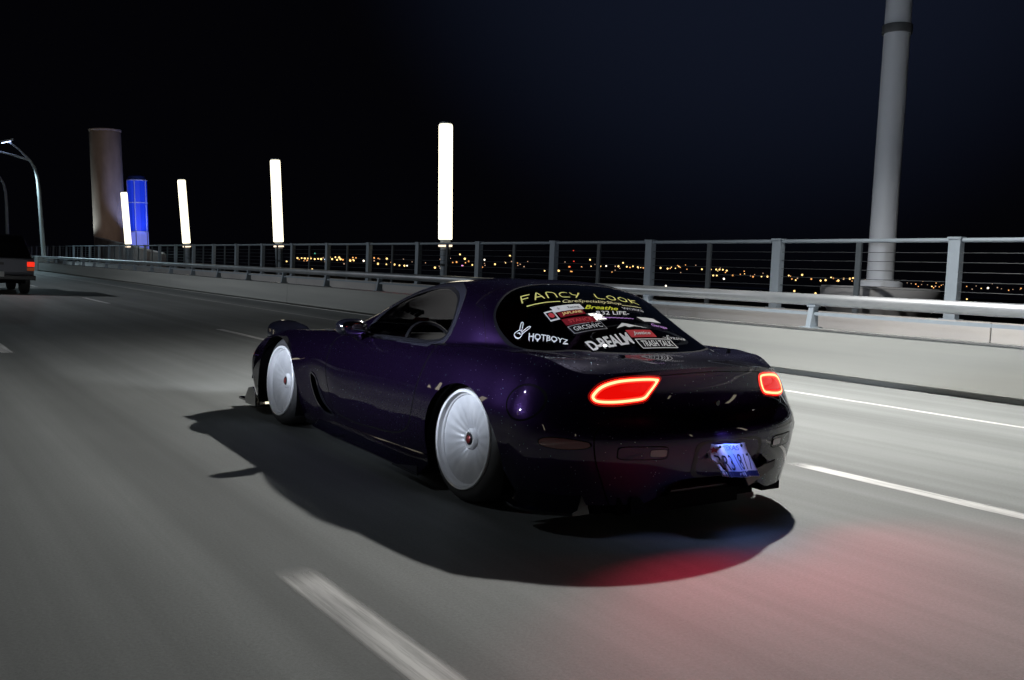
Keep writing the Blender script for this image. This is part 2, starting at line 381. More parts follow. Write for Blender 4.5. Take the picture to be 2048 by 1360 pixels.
arm = [(hx_*t, hy_*t, 9.9 + .5*math.sin(t*math.pi*.55)) for t in np.linspace(0, 1, 14)]
tube('arm', arm, .06, M_POLE, e, 10)
ang = math.atan2(hy_, hx_)
hd = box('lamp_head', (-.42, -.17, .02), (.42, .17, .15), M_POLE, e, .03); hd.location = (hx_, hy_, hz_+.12); hd.rotation_euler.z = ang
ln = box('lens', (-.36, -.13, -.012), (.36, .13, .02), emitter('lamp_lens', (1, .96, .88), 12), hd, .004)

# ---- street lamps far ahead, double arms over the road
M_LAMPLED = emitter('cool_led', (.50, .64, 1.0), 7)
M_LPOLE = mat('pale_lamp_pole', (.45, .50, .50), .5)
def street_lamp(x, y, lean, label, rz):
    e = tag(empty('street_lamp', (x, y, 0)), label, 'street lamp', 'double-armed street lamps far ahead')
    e.rotation_euler = (0, -math.radians(lean), rz)
    tube('pole', [(0, 0, .6), (0, 0, 5.4), (-.03, 0, 6.3), (-.15, 0, 7.0), (-.42, 0, 7.55)], [.15, .12, .11, .10, .09], M_LPOLE, e, 12)
    box('base_plate', (-.22, -.22, .59), (.22, .22, .66), M_POLE, e, .01)
    for (dx, dz) in ((-1.25, 1.25), (-2.3, .62)):
        tube('arm', [(-.42, 0, 7.55), (-.42+dx*.5, 0, 7.55+dz*.58), (-.42+dx, 0, 7.55+dz)], [.085, .07, .06], M_POLE, e, 10)
        h = box('lamp_head', (-.45, -.18, -.07), (.35, .18, .06), M_POLE, e, .03); h.location = (-.42+dx, 0, 7.55+dz+.02); h.rotation_euler.y = -.25
        box('lens', (-.40, -.15, -.10), (.15, .15, -.068), M_LAMPLED, h, .004)
    return e
s1_ = street_lamp(10.05, 71.5, 4.2, 'double-armed street lamp with a lit blue-white head at far left', 0)
s2_ = street_lamp(9.9, 90.5, 2.0, 'dimmer street lamp cut off by the left edge, beyond the first one', 0)
lamp('street_lamp_light', 'SPOT', (8.2, 71.5, 7.2), 1500, (.62, .85, .95), (7.6, 69, 0), .2, 150, .6)
bx = tag(empty('lamp_plinth', (9.55, 71.5, 0)), 'pale concrete block at the foot of the far street lamp', 'plinth')
box('plinth_block', (-.05, -.7, 0), (.95, .7, .98), M_CONC, bx, .02)

# ---- pylon, blue-lit tower and stair wall at the left
py = tag(empty('concrete_pylon', (16.6, 82.0, -2)), 'tall round brown-grey concrete pylon at the left', 'pylon')
py.rotation_euler = (0, -math.radians(3.2), 0)
m = mat('pylon_concrete', (.30, .26, .23), .8); noise_color(m, (.30, .235, .20), (.42, .33, .28), (1, 1, .3), 1.5, 6)  # brown tint of warm light is put into the concrete colour
lathe('shaft', [(.0, 0), (1.22, 0), (1.20, 13.2), (1.16, 13.32), (0, 13.32)], m, py, 48)
lathe('cap', [(.0, 13.32), (1.22, 13.325), (1.24, 13.36), (1.24, 13.46), (1.2, 13.5), (0, 13.5)], m, py, 48)
bt = tag(empty('blue_tower', (18.9, 82.5, -1)), 'blue-lit glass tower with pale bands beside the concrete pylon', 'tower')
bt.rotation_euler = (0, -math.radians(3.0), .25)
M_BLUE = emitter('blue_lit_panel', (.010, .055, 1.0), .34, (.02, .05, .5)); M_BLUE2 = emitter('pale_blue_lit_panel', (.22, .27, 1.0), .6, (.1, .15, .6))  # panel glow stands in for blue floodlighting, paler near the base
M_FRM = mat('tower_frame', (.55, .6, .95), .4, .0)
zz = [(.2, 4.35, M_BLUE2), (4.43, 6.75, M_BLUE), (6.83, 8.6, M_BLUE)]
def half_round(r, z0, z1, n=14, dome=0.):
    V, F = [], []
    for j, z in enumerate((z0, z1)):
        for k in range(n): a = 2*math.pi*k/n; V.append((r*math.cos(a), r*math.sin(a), z))
    for k in range(n): F.append((k, (k+1) % n, n+(k+1) % n, n+k))
    F += [tuple(range(n))[::-1], tuple(range(n, 2*n))]
    return V, F
for (a, b_, mm) in zz:
    V, F = half_round(.76, a, b_); meshobj('lit_panel', V, F, mm, bt, False)
for z in (.1, 4.39, 6.79, 8.64):
    V, F = half_round(.80, z-.04, z+.04); meshobj('band', V, F, M_FRM, bt, False)
for k in range(5):
    a = 2*math.pi*(k+.15)/5; box('mullion', (.775*math.cos(a)-.03, .775*math.sin(a)-.03, .14), (.775*math.cos(a)+.03, .775*math.sin(a)+.03, 8.6), M_FRM, bt)
lathe('roof_cap', [(.0, 8.68), (.78, 8.68), (.66, 8.98), (.3, 9.1), (0, 9.12)], mat('tower_cap', (.02, .04, .2), .5), bt, 28)
sw = tag(empty('stair_wall', (15.0, 0, 0)), 'brown panelled stair wall with a sloping top behind the fence', 'wall')
m = mat('brown_panel', (.16, .13, .12), .7); noise_color(m, (.13, .105, .10), (.19, .155, .145), (1, 1, 1), 2, 5)
ys = np.linspace(81, 60, 8)
for a, b_ in zip(ys[:-1], ys[1:]):
    za = 2.65 - (81-a)/21*1.2; zb = 2.65 - (81-b_)/21*1.2
    V = [(0, a, -1), (0, b_+.03, -1), (0, b_+.03, zb), (0, a, za)]; V += [(.25, y_, z) for _, y_, z in V]
    bm = bmesh.new(); vs = [bm.verts.new(v) for v in V]
    for f in ((0, 1, 2, 3), (7, 6, 5, 4), (0, 4, 5, 1), (1, 5, 6, 2), (2, 6, 7, 3), (3, 7, 4, 0)): bm.faces.new([vs[i] for i in f])
    bmobj('wall_panel', bm, m, sw)
tube('coping', [(.12, 81, 2.70), (.12, 60, 1.50)], .06, mat('coping_metal', (.6, .58, .58), .35, .6), sw, 8)
lamp('tower_floodlight', 'SPOT', (19.3, 77.5, 1.2), 1500, (.35, .45, 1.0), (18.6, 81, 6), .1, 60, .5)
lamp('pylon_floodlight', 'SPOT', (12.6, 83, 2.0), 700, (.75, .95, 1.0), (15.6, 82, 6.0), .1, 70, .8)  # unseen light added for the pylon's bright left edge
lamp('pylon_uplight', 'SPOT', (14.6, 70, 3.0), 420, (1.0, .74, .58), (16.6, 82, 7.5), .1, 70, .8)  # unseen warm light added to brighten the pylon
# ---- lights of the town across the water
CITY = "464,1184,11.3,1.51,y 486,1225,11.4,1.6,y 525,1307,12.4,1.37,y 446,1100,10.4,1.57,y 483,1180,11.2,1.34,y 587,1423,13.5,1.78,y 570,1366,12.2,1.72,y 547,1298,12.3,1.43,y 550,1294,12.1,1.89,y 539,1254,11.5,1.45,b 566,1299,15.5,1.38,y 581,1325,13.1,1.76,y 519,1173,14.5,1.23,y 603,1356,12.6,1.73,y 584,1306,15.7,1.93,y 585,1303,13.5,1.96,y 541,1197,11.7,1.43,o 557,1208,11.2,1.84,y 626,1346,13.7,1.48,y 517,1104,14.1,1.06,o 638,1374,17.5,1.44,o 507,1320,6.7,1.52,y 525,1258,19.3,1.16,g 500,1206,-3.3,1.58,y 594,1242,12.0,1.76,w 616,1268,10.4,1.95,y 654,1316,9.1,2.08,y 635,1250,8.6,1.45,y 666,1310,17.5,2.06,y 683,1316,9.2,1.81,y 658,1252,7.8,1.49,y 684,1285,7.8,1.78,y 596,1112,7.1,1.16,w 706,1279,7.2,2.08,y 592,1030,5.8,1.59,y 655,1124,5.8,1.25,w 561,1141,15.7,1.38,o 657,1322,17.6,1.19,o 703,1180,21.0,1.26,w 734,1203,28.1,1.57,y 770,1247,22.7,2.08,y 691,1141,15.6,1.58,o 651,1085,14.1,1.05,o 719,1162,15.5,1.11,o 641,1044,10.0,1.27,p 729,1159,12.8,1.42,y 619,993,15.4,1.33,o 682,1065,13.3,1.79,y 796,1235,10.8,1.39,o 715,1105,20.2,1.48,w 763,1150,15.3,1.72,y 758,1117,18.8,0.99,d 840,1224,30.7,1.78,y 751,1068,16.0,1.0,d 720,1007,19.2,0.8,d 904,1196,29.8,1.68,w 803,1080,8.5,1.31,y 792,1032,9.1,1.61,y 718,915,13.7,1.2,o 854,1081,9.2,1.13,o 855,1081,39.9,1.23,r 867,1094,24.8,1.19,r 862,1109,23.3,1.08,d 702,928,23.6,1.15,y 847,1105,9.8,1.97,y 769,978,14.7,1.11,r 844,1071,9.4,1.26,o 816,994,25.9,1.42,y 829,987,17.6,1.6,y 820,964,18.0,1.34,w 935,1085,11.4,1.15,o 896,1026,19.6,1.77,y 841,954,23.3,1.35,y 961,1081,20.5,1.55,y 820,916,16.9,1.18,o 944,1048,21.1,1.42,y 860,945,18.3,1.42,y 989,1074,20.0,1.4,o 1008,1071,26.2,1.52,y 889,931,18.7,1.61,y 1033,1066,20.7,1.72,y 872,895,18.1,1.04,o 958,966,23.0,1.41,y 1011,1045,-6.4,1.82,w 896,861,18.4,1.33,y 1068,1008,21.7,1.82,y 1075,1003,22.1,1.62,y 901,835,18.8,1.32,y 1080,994,22.1,1.56,y 966,882,18.8,1.48,y 970,910,11.6,1.5,y 1106,1030,13.2,1.53,y 872,800,6.9,1.51,w 1116,1006,14.5,1.73,o 1020,882,12.3,1.52,o 1166,991,14.8,1.58,y 1123,943,14.5,1.92,y 1112,916,19.0,1.67,y 1003,831,7.8,1.31,w 1002,806,15.2,1.23,y 1109,886,11.8,1.24,o 1177,933,10.9,1.42,y 1212,949,19.9,1.9,y 1230,945,14.0,1.69,o 1235,931,12.0,1.81,y 978,730,10.5,1.52,y 1032,762,14.6,1.34,y 1181,868,15.6,1.39,o 1112,809,11.8,1.82,y 1178,848,15.4,1.54,y 1076,765,14.4,1.7,y 1148,811,16.1,1.76,y 1113,782,14.2,1.12,o 1096,870,-5.5,1.81,y 1014,771,-6.7,1.62,y 1109,1026,-11.9,1.98,y 1293,858,14.9,1.12,y 1249,805,13.4,1.5,y 1074,680,11.5,0.6,d 1154,718,11.1,1.0,o 1210,744,11.2,0.72,d 1333,810,12.2,0.65,d 1101,663,8.4,0.96,y 1134,670,10.6,0.79,o 1428,828,11.7,1.63,y 1140,649,9.1,1.14,y 1226,688,11.0,0.93,o 1248,687,12.2,0.76,d 1344,722,10.7,1.87,w 1221,638,9.5,0.64,d 1209,617,9.1,0.69,d 1428,718,10.9,0.75,d 1109,666,-10.0,0.92,w 1245,697,-6.4,1.28,y 1410,757,-11.9,1.31,y 1320,829,13.0,0.85,d 1238,729,12.5,0.7,d 1272,733,10.7,1.14,o 859,1035,20.8,0.99,d 1155,1069,26.3,0.95,d 1475,885,8.7,1.31,o 668,1358,13.9,1.33,d 1189,986,15.0,1.21,y 1099,1111,27.3,1.24,o 593,1154,10.9,0.74,o 611,1112,11.9,1.08,d 576,1424,9.0,0.96,o 1124,761,8.1,1.05,y 918,932,19.2,0.96,y 840,1184,14.2,1.23,d 1526,766,13.3,1.34,o 846,1110,22.9,0.93,o 1575,830,13.6,1.35,d 927,1126,19.3,1.1,y 1274,1021,18.1,0.94,o 1347,983,13.2,1.15,o 1138,1058,21.1,0.9,y 765,1095,18.1,1.06,o 1174,961,16.4,1.32,d 765,1110,19.9,1.13,d 732,1349,15.1,0.9,d 995,1092,19.3,1.04,d 1135,1105,29.4,1.07,d 1196,715,9.4,1.12,d 1050,890,18.0,0.84,d 1136,796,13.2,1.0,d 1443,893,9.8,1.02,o 655,1413,14.4,0.89,o 1327,852,12.4,1.15,d 530,1300,8.2,0.93,d 702,1207,19.3,1.03,d 1207,721,14.0,0.9,o 1497,888,10.7,1.07,o 1168,841,14.5,1.07,d 1557,848,11.1,1.05,y 927,932,21.0,0.93,o 616,1417,14.0,1.18,d 1025,891,13.5,1.15,d 1046,1194,19.3,1.23,d 1096,1003,18.3,1.13,o 880,961,18.3,0.78,y 1092,1086,28.4,1.02,o 774,1194,13.4,0.91,d 1197,847,12.5,0.91,o 942,1086,20.5,1.3,d 701,1083,14.9,0.75,d 656,1357,13.9,1.02,d 662,1327,16.7,1.26,d 1126,1116,22.3,1.05,o 595,1457,10.4,1.34,o 819,1171,15.4,1.05,d 875,1287,20.1,1.12,y 747,1331,14.2,0.95,d 1003,1027,22.5,0.86,y 802,1374,10.3,0.92,o 1554,828,19.5,0.92,d 1033,909,16.0,0.76,y 522,1309,10.2,0.91,o 1201,949,14.1,1.3,d 673,1484,7.5,1.46,d 1480,821,8.9,1.09,d 1229,847,14.9,1.19,d 681,1283,17.7,1.0,d 866,936,18.8,0.89,d 948,1176,18.5,1.02,o 910,1049,13.9,0.95,d 1385,930,12.6,1.15,d 662,1140,8.5,0.9,d 1102,950,16.5,0.85,d 860,1065,16.4,0.75,d 507,1186,13.0,1.14,d 730,1186,11.3,0.85,o 983,866,19.0,1.03,o 1595,821,10.0,1.32,o 941,1018,21.2,1.25,o 640,1374,12.7,1.35,y 970,861,14.4,0.92,o 598,1391,8.8,1.3,d 1356,789,10.8,0.95,d 531,1289,14.1,1.04,o 550,1194,12.5,0.88,o 1095,1099,16.0,1.05,d 1284,788,16.7,0.84,o"
cm = {'y': ((1, .66, .24), 1.9), 'w': ((1, .88, .70), 2.2), 'o': ((1, .42, .12), 1.2), 'b': ((.6, .75, 1), 1.6), 'g': ((.15, .8, .55), .8), 'p': ((.8, .3, .9), 1.2), 'r': ((1, .06, .03), 1.1), 'd': ((1, .62, .4), .55)}
cn = {'y': 'yellow', 'w': 'white', 'o': 'orange', 'b': 'bluish', 'g': 'green', 'p': 'violet', 'r': 'red', 'd': 'dim'}
cl = {'y': 'bright yellow lamp of the town across the water', 'w': 'white lamp of the town across the water', 'o': 'orange lamp of the town across the water',
      'b': 'bluish lamp among the yellow ones across the water', 'g': 'single green lamp above the row of town lamps', 'p': 'single violet lamp right of the nearest light column',
      'r': 'red beacon lamp above the town across the water', 'd': 'faint small lamp of the town across the water'}
cmesh = {}
for kx, (cc, st) in cm.items():
    bm = bmesh.new(); bmesh.ops.create_icosphere(bm, subdivisions=2, radius=1)
    me = bpy.data.meshes.new('town_lamp'); bm.to_mesh(me); bm.free(); me.materials.append(emitter('lamp_'+cn[kx], cc, st)); cmesh[kx] = me
for t in CITY.split():
    x, y, z, r, c = t.split(','); r = float(r)*.82
    o = bpy.data.objects.new('town_lamp', cmesh[c]); link(o); o.location = (float(x), float(y), float(z)); o.scale = (r, r, r)
    tag(o, cl[c], 'lamp', 'town lamps, ' + cn[c])


# ================================================================== THE CAR
CAR = empty('sports_coupe', (3.17, 3.772, 0))
tag(CAR, 'low dark purple flake sports coupe with white wheels and glowing red tail lights', 'car')

def pchip(xk, yk, x):
    xk = np.asarray(xk, float); yk = np.asarray(yk, float); x = np.clip(np.asarray(x, float), xk[0], xk[-1])
    h = np.diff(xk); d = np.diff(yk)/h; m_ = np.zeros(len(xk))
    m_[0], m_[-1] = d[0], d[-1]
    for i in range(1, len(xk)-1):
        if d[i-1]*d[i] > 0:
            w1, w2 = 2*h[i]+h[i-1], h[i]+2*h[i-1]; m_[i] = (w1+w2)/(w1/d[i-1]+w2/d[i])
    i = np.clip(np.searchsorted(xk, x)-1, 0, len(h)-1); t = (x-xk[i])/h[i]
    return ((2*t**3-3*t**2+1)*yk[i] + (t**3-2*t**2+t)*h[i]*m_[i] + (-2*t**3+3*t**2)*yk[i+1] + (t**3-t**2)*h[i]*m_[i+1])
def catmull(P, n, closed=False):
    """smooth curve of n points through P (k,d)"""
    P = np.asarray(P, float); k = len(P)
    if closed: Q = np.vstack([P[-1], P, P[0], P[1]]); ns = k
    else: Q = np.vstack([2*P[0]-P[1], P, 2*P[-1]-P[-2]]); ns = k-1
    t = np.linspace(0, ns, n, endpoint=not closed); i = np.minimum(t.astype(int), ns-1); f = (t-i)[:, None]
    a, b, c, d = Q[i], Q[i+1], Q[i+2], Q[i+3]
    return .5*((2*b) + (c-a)*f + (2*a-5*b+4*c-d)*f**2 + (3*b-a-3*c+d)*f**3)

# --- section data along the car; y = 0 at the rear axle, forward positive; x = half width
YK = [-.45, -.3, 0, .25, .6, 1.1, 1.6, 2.0, 2.425, 2.95]
D_W = [.868, .880, .887, .878, .860, .848, .842, .848, .862, .825]
D_XB = [.80, .81, .82, .81, .80, .79, .78, .785, .80, .77]
D_XS = [.690, .725, .762, .775, .775, .765, .755, .745, .730, .68]
D_ZB = [.130, .125, .112, .105, .105, .105, .105, .105, .11, .12]
D_ZS = [.748, .757, .755, .742, .727, .712, .700, .688, .664, .600]
LF = np.array([0, .14, .31, .48, .64, .79, .91, 1.0])
def side_section(y):
    W_, xb, xs, zb, zs = (pchip(YK, d, y) for d in (D_W, D_XB, D_XS, D_ZB, D_ZS))
    out = []
    for f in LF:
        if f < .55: x = xb + (W_-xb)*np.sin(math.pi/2*f/.55)**.85
        else: x = xs + (W_-xs)*np.maximum(np.cos(math.pi/2*(f-.55)/.45), 0)**.72
        # waist scoop behind the front wheel
        out.append(np.stack([x, y, zb + (zs-zb)*f], -1))
    return np.stack(out, 1)          # (n, 8, 3)
REAR_Y = np.array([-.885, -.915, -.950, -.945, -.872, -.842, -.852, -.876])
REAR_Z = np.array([.140, .250, .375, .468, .530, .608, .685, .735])
FRONT_Y = np.array([3.25, 3.28, 3.28, 3.26, 3.22, 3.17, 3.11, 3.05])
FRONT_Z = np.array([.12, .19, .27, .35, .41, .455, .50, .53])
def corner(y0, ends_y, ends_z, th, n_):
    base = side_section(np.array([y0]))[0]
    c, s = np.cos(th)[:, None], np.sin(th)[:, None]
    ex = 2/n_
    X = base[None, :, 0]*np.clip(c, 0, 1)**ex
    Yv = y0 + (ends_y[None]-y0)*np.clip(s, 0, 1)**ex
    bl = np.clip(s, 0, 1)**1.2
    Z = base[None, :, 2]*(1-bl) + ends_z[None]*bl
    return np.stack([X, Yv, Z], -1)
th_r = np.linspace(0, math.pi/2, 74)[1:]; th_f = np.linspace(math.pi/2, 0, 34)[:-1]
ys_ = np.arange(2.95, -.451, -.0125)
rows = np.concatenate([corner(2.95, FRONT_Y, FRONT_Z, th_f, 2.3), side_section(ys_), corner(-.45, REAR_Y, REAR_Z, th_r, np.array([2.2, 2.1, 2.03, 2.03, 2.06, 2.1, 2.12, 2.12])[None])])
# the tail edge is crowned: its ends drop away towards the corners
rx = np.abs(rows[:, 7, 0]); rr_ = np.clip((-.45-rows[:, 7, 1])/.25, 0, 1); rr_ = rr_*rr_*(3-2*rr_)
dip = rr_*.046*np.clip(rx/.58, 0, 1.1)**2
for l_, k_ in ((7, 1.), (6, .8), (5, .45), (4, .15)): rows[:, l_, 2] -= dip*k_
# rear undertray line: the bumper's lower edge sweeps up towards the middle
xx = rows[:, 0, 0]; rear = rows[:, 0, 1] < -.5
lift = np.clip((.43-xx)/.30, 0, 1); lift = lift*lift*(3-2*lift)
rows[:, 0, 2] += np.where(rear, .115*lift, 0)
# waist: pull the lower flank in behind the front wheel (door scoop)
yy = rows[:, :, 1]; g = np.exp(-((yy-1.80)/.20)**2); lev = np.array([0, .5, 1., .8, .25, 0, 0, 0])[None]
rows[:, :, 0] -= .035*g*lev
NA = 66
side_pts = np.stack([catmull(r, NA) for r in rows])            # (S, NA, 3)
S = len(rows)

# --- top surface
SPY = [-.876, -.8, -.6, -.47, -.40, -.25, 0, .22, .5, .8, 1.0, 1.2, 1.45, 1.65, 1.75, 2.0, 2.425, 2.8, 3.05]
SPZ = [.736, .739, .746, .760, .786, .872, .995, 1.066, 1.092, 1.075, 1.04, .978, .865, .765, .735, .715, .668, .598, .53]
DKY = [-.876, -.6, -.3, 0, .5, 1.0, 1.6, 1.8, 2.0, 2.425, 2.8, 3.05]     # deck / bonnet crown under the canopy
DKZ = [.736, .745, .752, .752, .738, .724, .720, .722, .708, .664, .594, .53]
GXY = [-.9, -.6, -.45, -.25, 0, .2, .6, 1.2, 1.55, 1.72, 1.9, 3.1]
GXX = [.26, .35, .43, .545, .650, .700, .726, .722, .700, .66, .60, .5]
GNY = [-.6, -.3, 0, .3, .8, 1.3, 1.7]; GN = [2.0, 2.1, 2.55, 3.7, 4.4, 4.0, 3.2]
NB = 96
phi = np.linspace(0, math.pi/2, 260)
def resample(P, n):
    d = np.r_[0, np.cumsum(np.linalg.norm(np.diff(P, axis=0), axis=1))]
    if d[-1] < 1e-6: return np.repeat(P[:1], n, 0)
    t = np.linspace(0, d[-1], n); return np.stack([np.interp(t, d, P[:, k]) for k in range(P.shape[1])], -1)
top = []
for r in range(S):
    xs, y, zs = side_pts[r, -1]
    zc = float(pchip(SPY, SPZ, y)); zd = float(pchip(DKY, DKZ, y)); xg = min(float(pchip(GXY, GXX, y)), xs*.96); n_ = float(pchip(GNY, GN, y))
    hgt = max(zc-zd, 0)
    deck = lambda x: zs + (zd-zs)*(1-(np.clip(x/max(xs, 1e-4), 0, 1))**2.2)
    x1 = np.linspace(xs, xg, 40)[:-1]; p1 = np.stack([x1, deck(x1)], -1)
    e = 2/n_; tau = .16*min(1, hgt/.2)
    cx, sz = np.cos(phi)**e, np.sin(phi)**e
    x2 = xg*cx*(1-tau*sz*.95); x2 = x2*1.0
    p2 = np.stack([x2, deck(x2) + hgt*sz], -1)
    Prow = resample(np.vstack([p1, p2]), 400)
    # soften the crease where canopy and shoulder meet
    L_ = np.linalg.norm(np.diff(Prow, axis=0), axis=1).sum()
    sig = (.012 if y > .5 else .012 + .030*min(1, (.5-y)/.5))
    k = max(1, int(sig/max(L_, .05)*400))
    ext = np.vstack([2*Prow[0]-Prow[k:0:-1], Prow, Prow[-2:-k-2:-1]*[-1, 1]])
    ker = np.hanning(2*k+1+2)[1:-1]; ker /= ker.sum()
    Prow = np.stack([np.convolve(ext[:, c], ker, 'valid') for c in (0, 1)], -1)
    Prow[0] = (xs, zs); Prow[-1, 0] = 0
    q = resample(Prow, NB); top.append(np.stack([q[:, 0], np.full(NB, y), q[:, 1]], -1))
top_pts = np.stack(top)
# smooth the canopy a little along the car too
for _ in range(6):
    top_pts[1:-1, 1:] = .25*top_pts[:-2, 1:] + .5*top_pts[1:-1, 1:] + .25*top_pts[2:, 1:]

class TM:
    def __init__(s, V, N, F): s.V, s.N, s.F = V, N, F
    def empty(s): return len(s.F) == 0
def compact(V, N, F):
    F = np.asarray(F, int).reshape(-1, 3)
    u, inv = np.unique(F, return_inverse=True); return TM(V[u], N[u], inv.reshape(-1, 3))
full = np.concatenate([side_pts, top_pts[:, 1:]], 1)            # one seamless half-skin (S, NT, 3)
NT = full.shape[1]
def half_skin(sign):
    G = full.copy(); G[..., 0] *= sign
    du = np.gradient(G, axis=0); dv = np.gradient(G, axis=1)
    Nn = np.cross(dv, du) * sign
    ln = np.linalg.norm(Nn, axis=-1, keepdims=True); Nn = np.where(ln > 1e-12, Nn/np.maximum(ln, 1e-12), [0, 0, 1.])
    # mirror plane: no sideways component on the spine
    Nn[:, -1, 0] = 0; Nn[0, :, 0] *= 0; Nn[-1, :, 0] *= 0
    Nn /= np.maximum(np.linalg.norm(Nn, axis=-1, keepdims=True), 1e-9)
    ii, jj = np.meshgrid(np.arange(S-1), np.arange(NT-1), indexing='ij')
    a = (ii*NT+jj).ravel(); b = a+1; c = a+NT; d = c+1
    F = np.concatenate([np.stack([a, c, b], -1), np.stack([b, c, d], -1)])
    V = G.reshape(-1, 3); Nn = Nn.reshape(-1, 3)
    fn = np.cross(V[F[:, 1]]-V[F[:, 0]], V[F[:, 2]]-V[F[:, 0]])
    ok = np.linalg.norm(fn, axis=1) > 1e-10; F = F[ok]; fn = fn[ok]
    flip = (fn*Nn[F].sum(1)).sum(1) < 0; F[flip] = F[flip][:, ::-1]
    return compact(V, Nn, F)
def clip(tm, ph):
    """split a mesh along ph = 0; returns (inside ph<0, outside)"""
    neg = ph < 0; s = neg[tm.F].sum(1)
    Fi = [tm.F[s == 3]]; Fo = [tm.F[s == 0]]
    V, N_ = [tm.V], [tm.N]; nv = len(tm.V); cache = {}; nV, nN = [], []
    def cut(a, b):
        nonlocal nv
        k = (a, b) if a < b else (b, a)
        if k not in cache:
            t = ph[k[0]]/(ph[k[0]]-ph[k[1]]); t = min(max(t, 0.), 1.)
            nV.append(tm.V[k[0]]*(1-t)+tm.V[k[1]]*t); n = tm.N[k[0]]*(1-t)+tm.N[k[1]]*t
            nN.append(n/max(np.linalg.norm(n), 1e-9)); cache[k] = nv; nv += 1
        return cache[k]
    fi, fo = [], []
    for tri in tm.F[(s == 1) | (s == 2)]:
        q = [bool(neg[v]) for v in tri]
        lone = q.index(True) if sum(q) == 1 else q.index(False)
        a, b, c = (int(tri[(lone+k) % 3]) for k in range(3))
        ab, ac = cut(a, b), cut(a, c)
        one, two = ([(a, ab, ac)], [(ab, b, c), (ab, c, ac)])
        if sum(q) == 1: fi += one; fo += two
        else: fo += one; fi += two
    if nV: V.append(np.array(nV)); N_.append(np.array(nN))
    V = np.concatenate(V); N_ = np.concatenate(N_)
    Fi = np.concatenate(Fi + [np.array(fi, int).reshape(-1, 3)]); Fo = np.concatenate(Fo + [np.array(fo, int).reshape(-1, 3)])
    return compact(V, N_, Fi), compact(V, N_, Fo)
def sdf(P, poly):
    """signed distance of 2D points to a closed polygon (negative inside)"""
    poly = np.asarray(poly, float); A = poly; B = np.roll(poly, -1, 0)
    lo, hi = poly.min(0)-.12, poly.max(0)+.12
    near = ((P >= lo) & (P <= hi)).all(1); out = np.full(len(P), .12); Q = P[near]
    if not len(Q): return out
    best = np.full(len(Q), 1e9); ins = np.zeros(len(Q), bool)
    for a, b in zip(A, B):
        d = b-a; t = np.clip(((Q-a)@d)/max(d@d, 1e-12), 0, 1); best = np.minimum(best, np.hypot(*(Q-a-t[:, None]*d).T))
        c = (a[1] > Q[:, 1]) != (b[1] > Q[:, 1])
        with np.errstate(divide='ignore', invalid='ignore'): xi = a[0]+(Q[:, 1]-a[1])*(b[0]-a[0])/(b[1]-a[1])
        ins ^= c & (Q[:, 0] < xi)
    out[near] = np.where(ins, -best, best); return out
def put(name, tm, m, parent, offset=0.):
    if tm is None or tm.empty(): return None
    return meshobj(name, tm.V + tm.N*offset, tm.F, m, parent, True, tm.N)
def merge(*ts):
    ts = [t for t in ts if t is not None and not t.empty()]
    V, N_, F, o = [], [], [], 0
    for t in ts: V.append(t.V); N_.append(t.N); F.append(t.F+o); o += len(t.V)
    return TM(np.concatenate(V), np.concatenate(N_), np.concatenate(F))

# outlines in side view (y, z)
DOOR = catmull([(1.585, .66), (1.605, .55), (1.59, .42), (1.53, .28), (1.45, .222), (1.2, .205), (.93, .215), (.66, .235), (.50, .29), (.425, .40), (.385, .52), (.355, .64), (.345, .71), (.40, .740), (.9, .722), (1.45, .708)], 160, True)
SIDEWIN = catmull([(1.26, .732), (1.0, .735), (.62, .744), (.50, .750), (.408, .768), (.372, .815), (.372, .88), (.402, .945), (.455, .984), (.53, 1.006), (.62, 1.018), (.78, 1.003), (.95, .958), (1.11, .890), (1.22, .812)], 120, True)
VENT = catmull([(1.865, .43), (1.80, .415), (1.755, .33), (1.66, .26), (1.54, .222), (1.50, .200), (1.58, .188), (1.72, .200), (1.83, .25), (1.875, .34)], 70, True)
FUEL = [( -.515+.092*math.cos(a), .560+.076*math.sin(a)) for a in np.linspace(0, 2*math.pi, 60, endpoint=False)]
MARKER = catmull([(-.615, .405), (-.64, .425), (-.70, .43), (-.765, .42), (-.78, .405), (-.76, .388), (-.70, .380), (-.635, .387)], 60, True)
AR_R = (-.052, .243, .345); AR_F = (2.425, .248, .368)
# tail light outline on the rear face (|x|, z)
TAIL = catmull([(.318, .692), (.36, .701), (.44, .698), (.52, .686), (.585, .660), (.626, .618), (.630, .588), (.606, .566), (.54, .562), (.45, .570), (.385, .582), (.352, .615), (.322, .662)], 120, True)
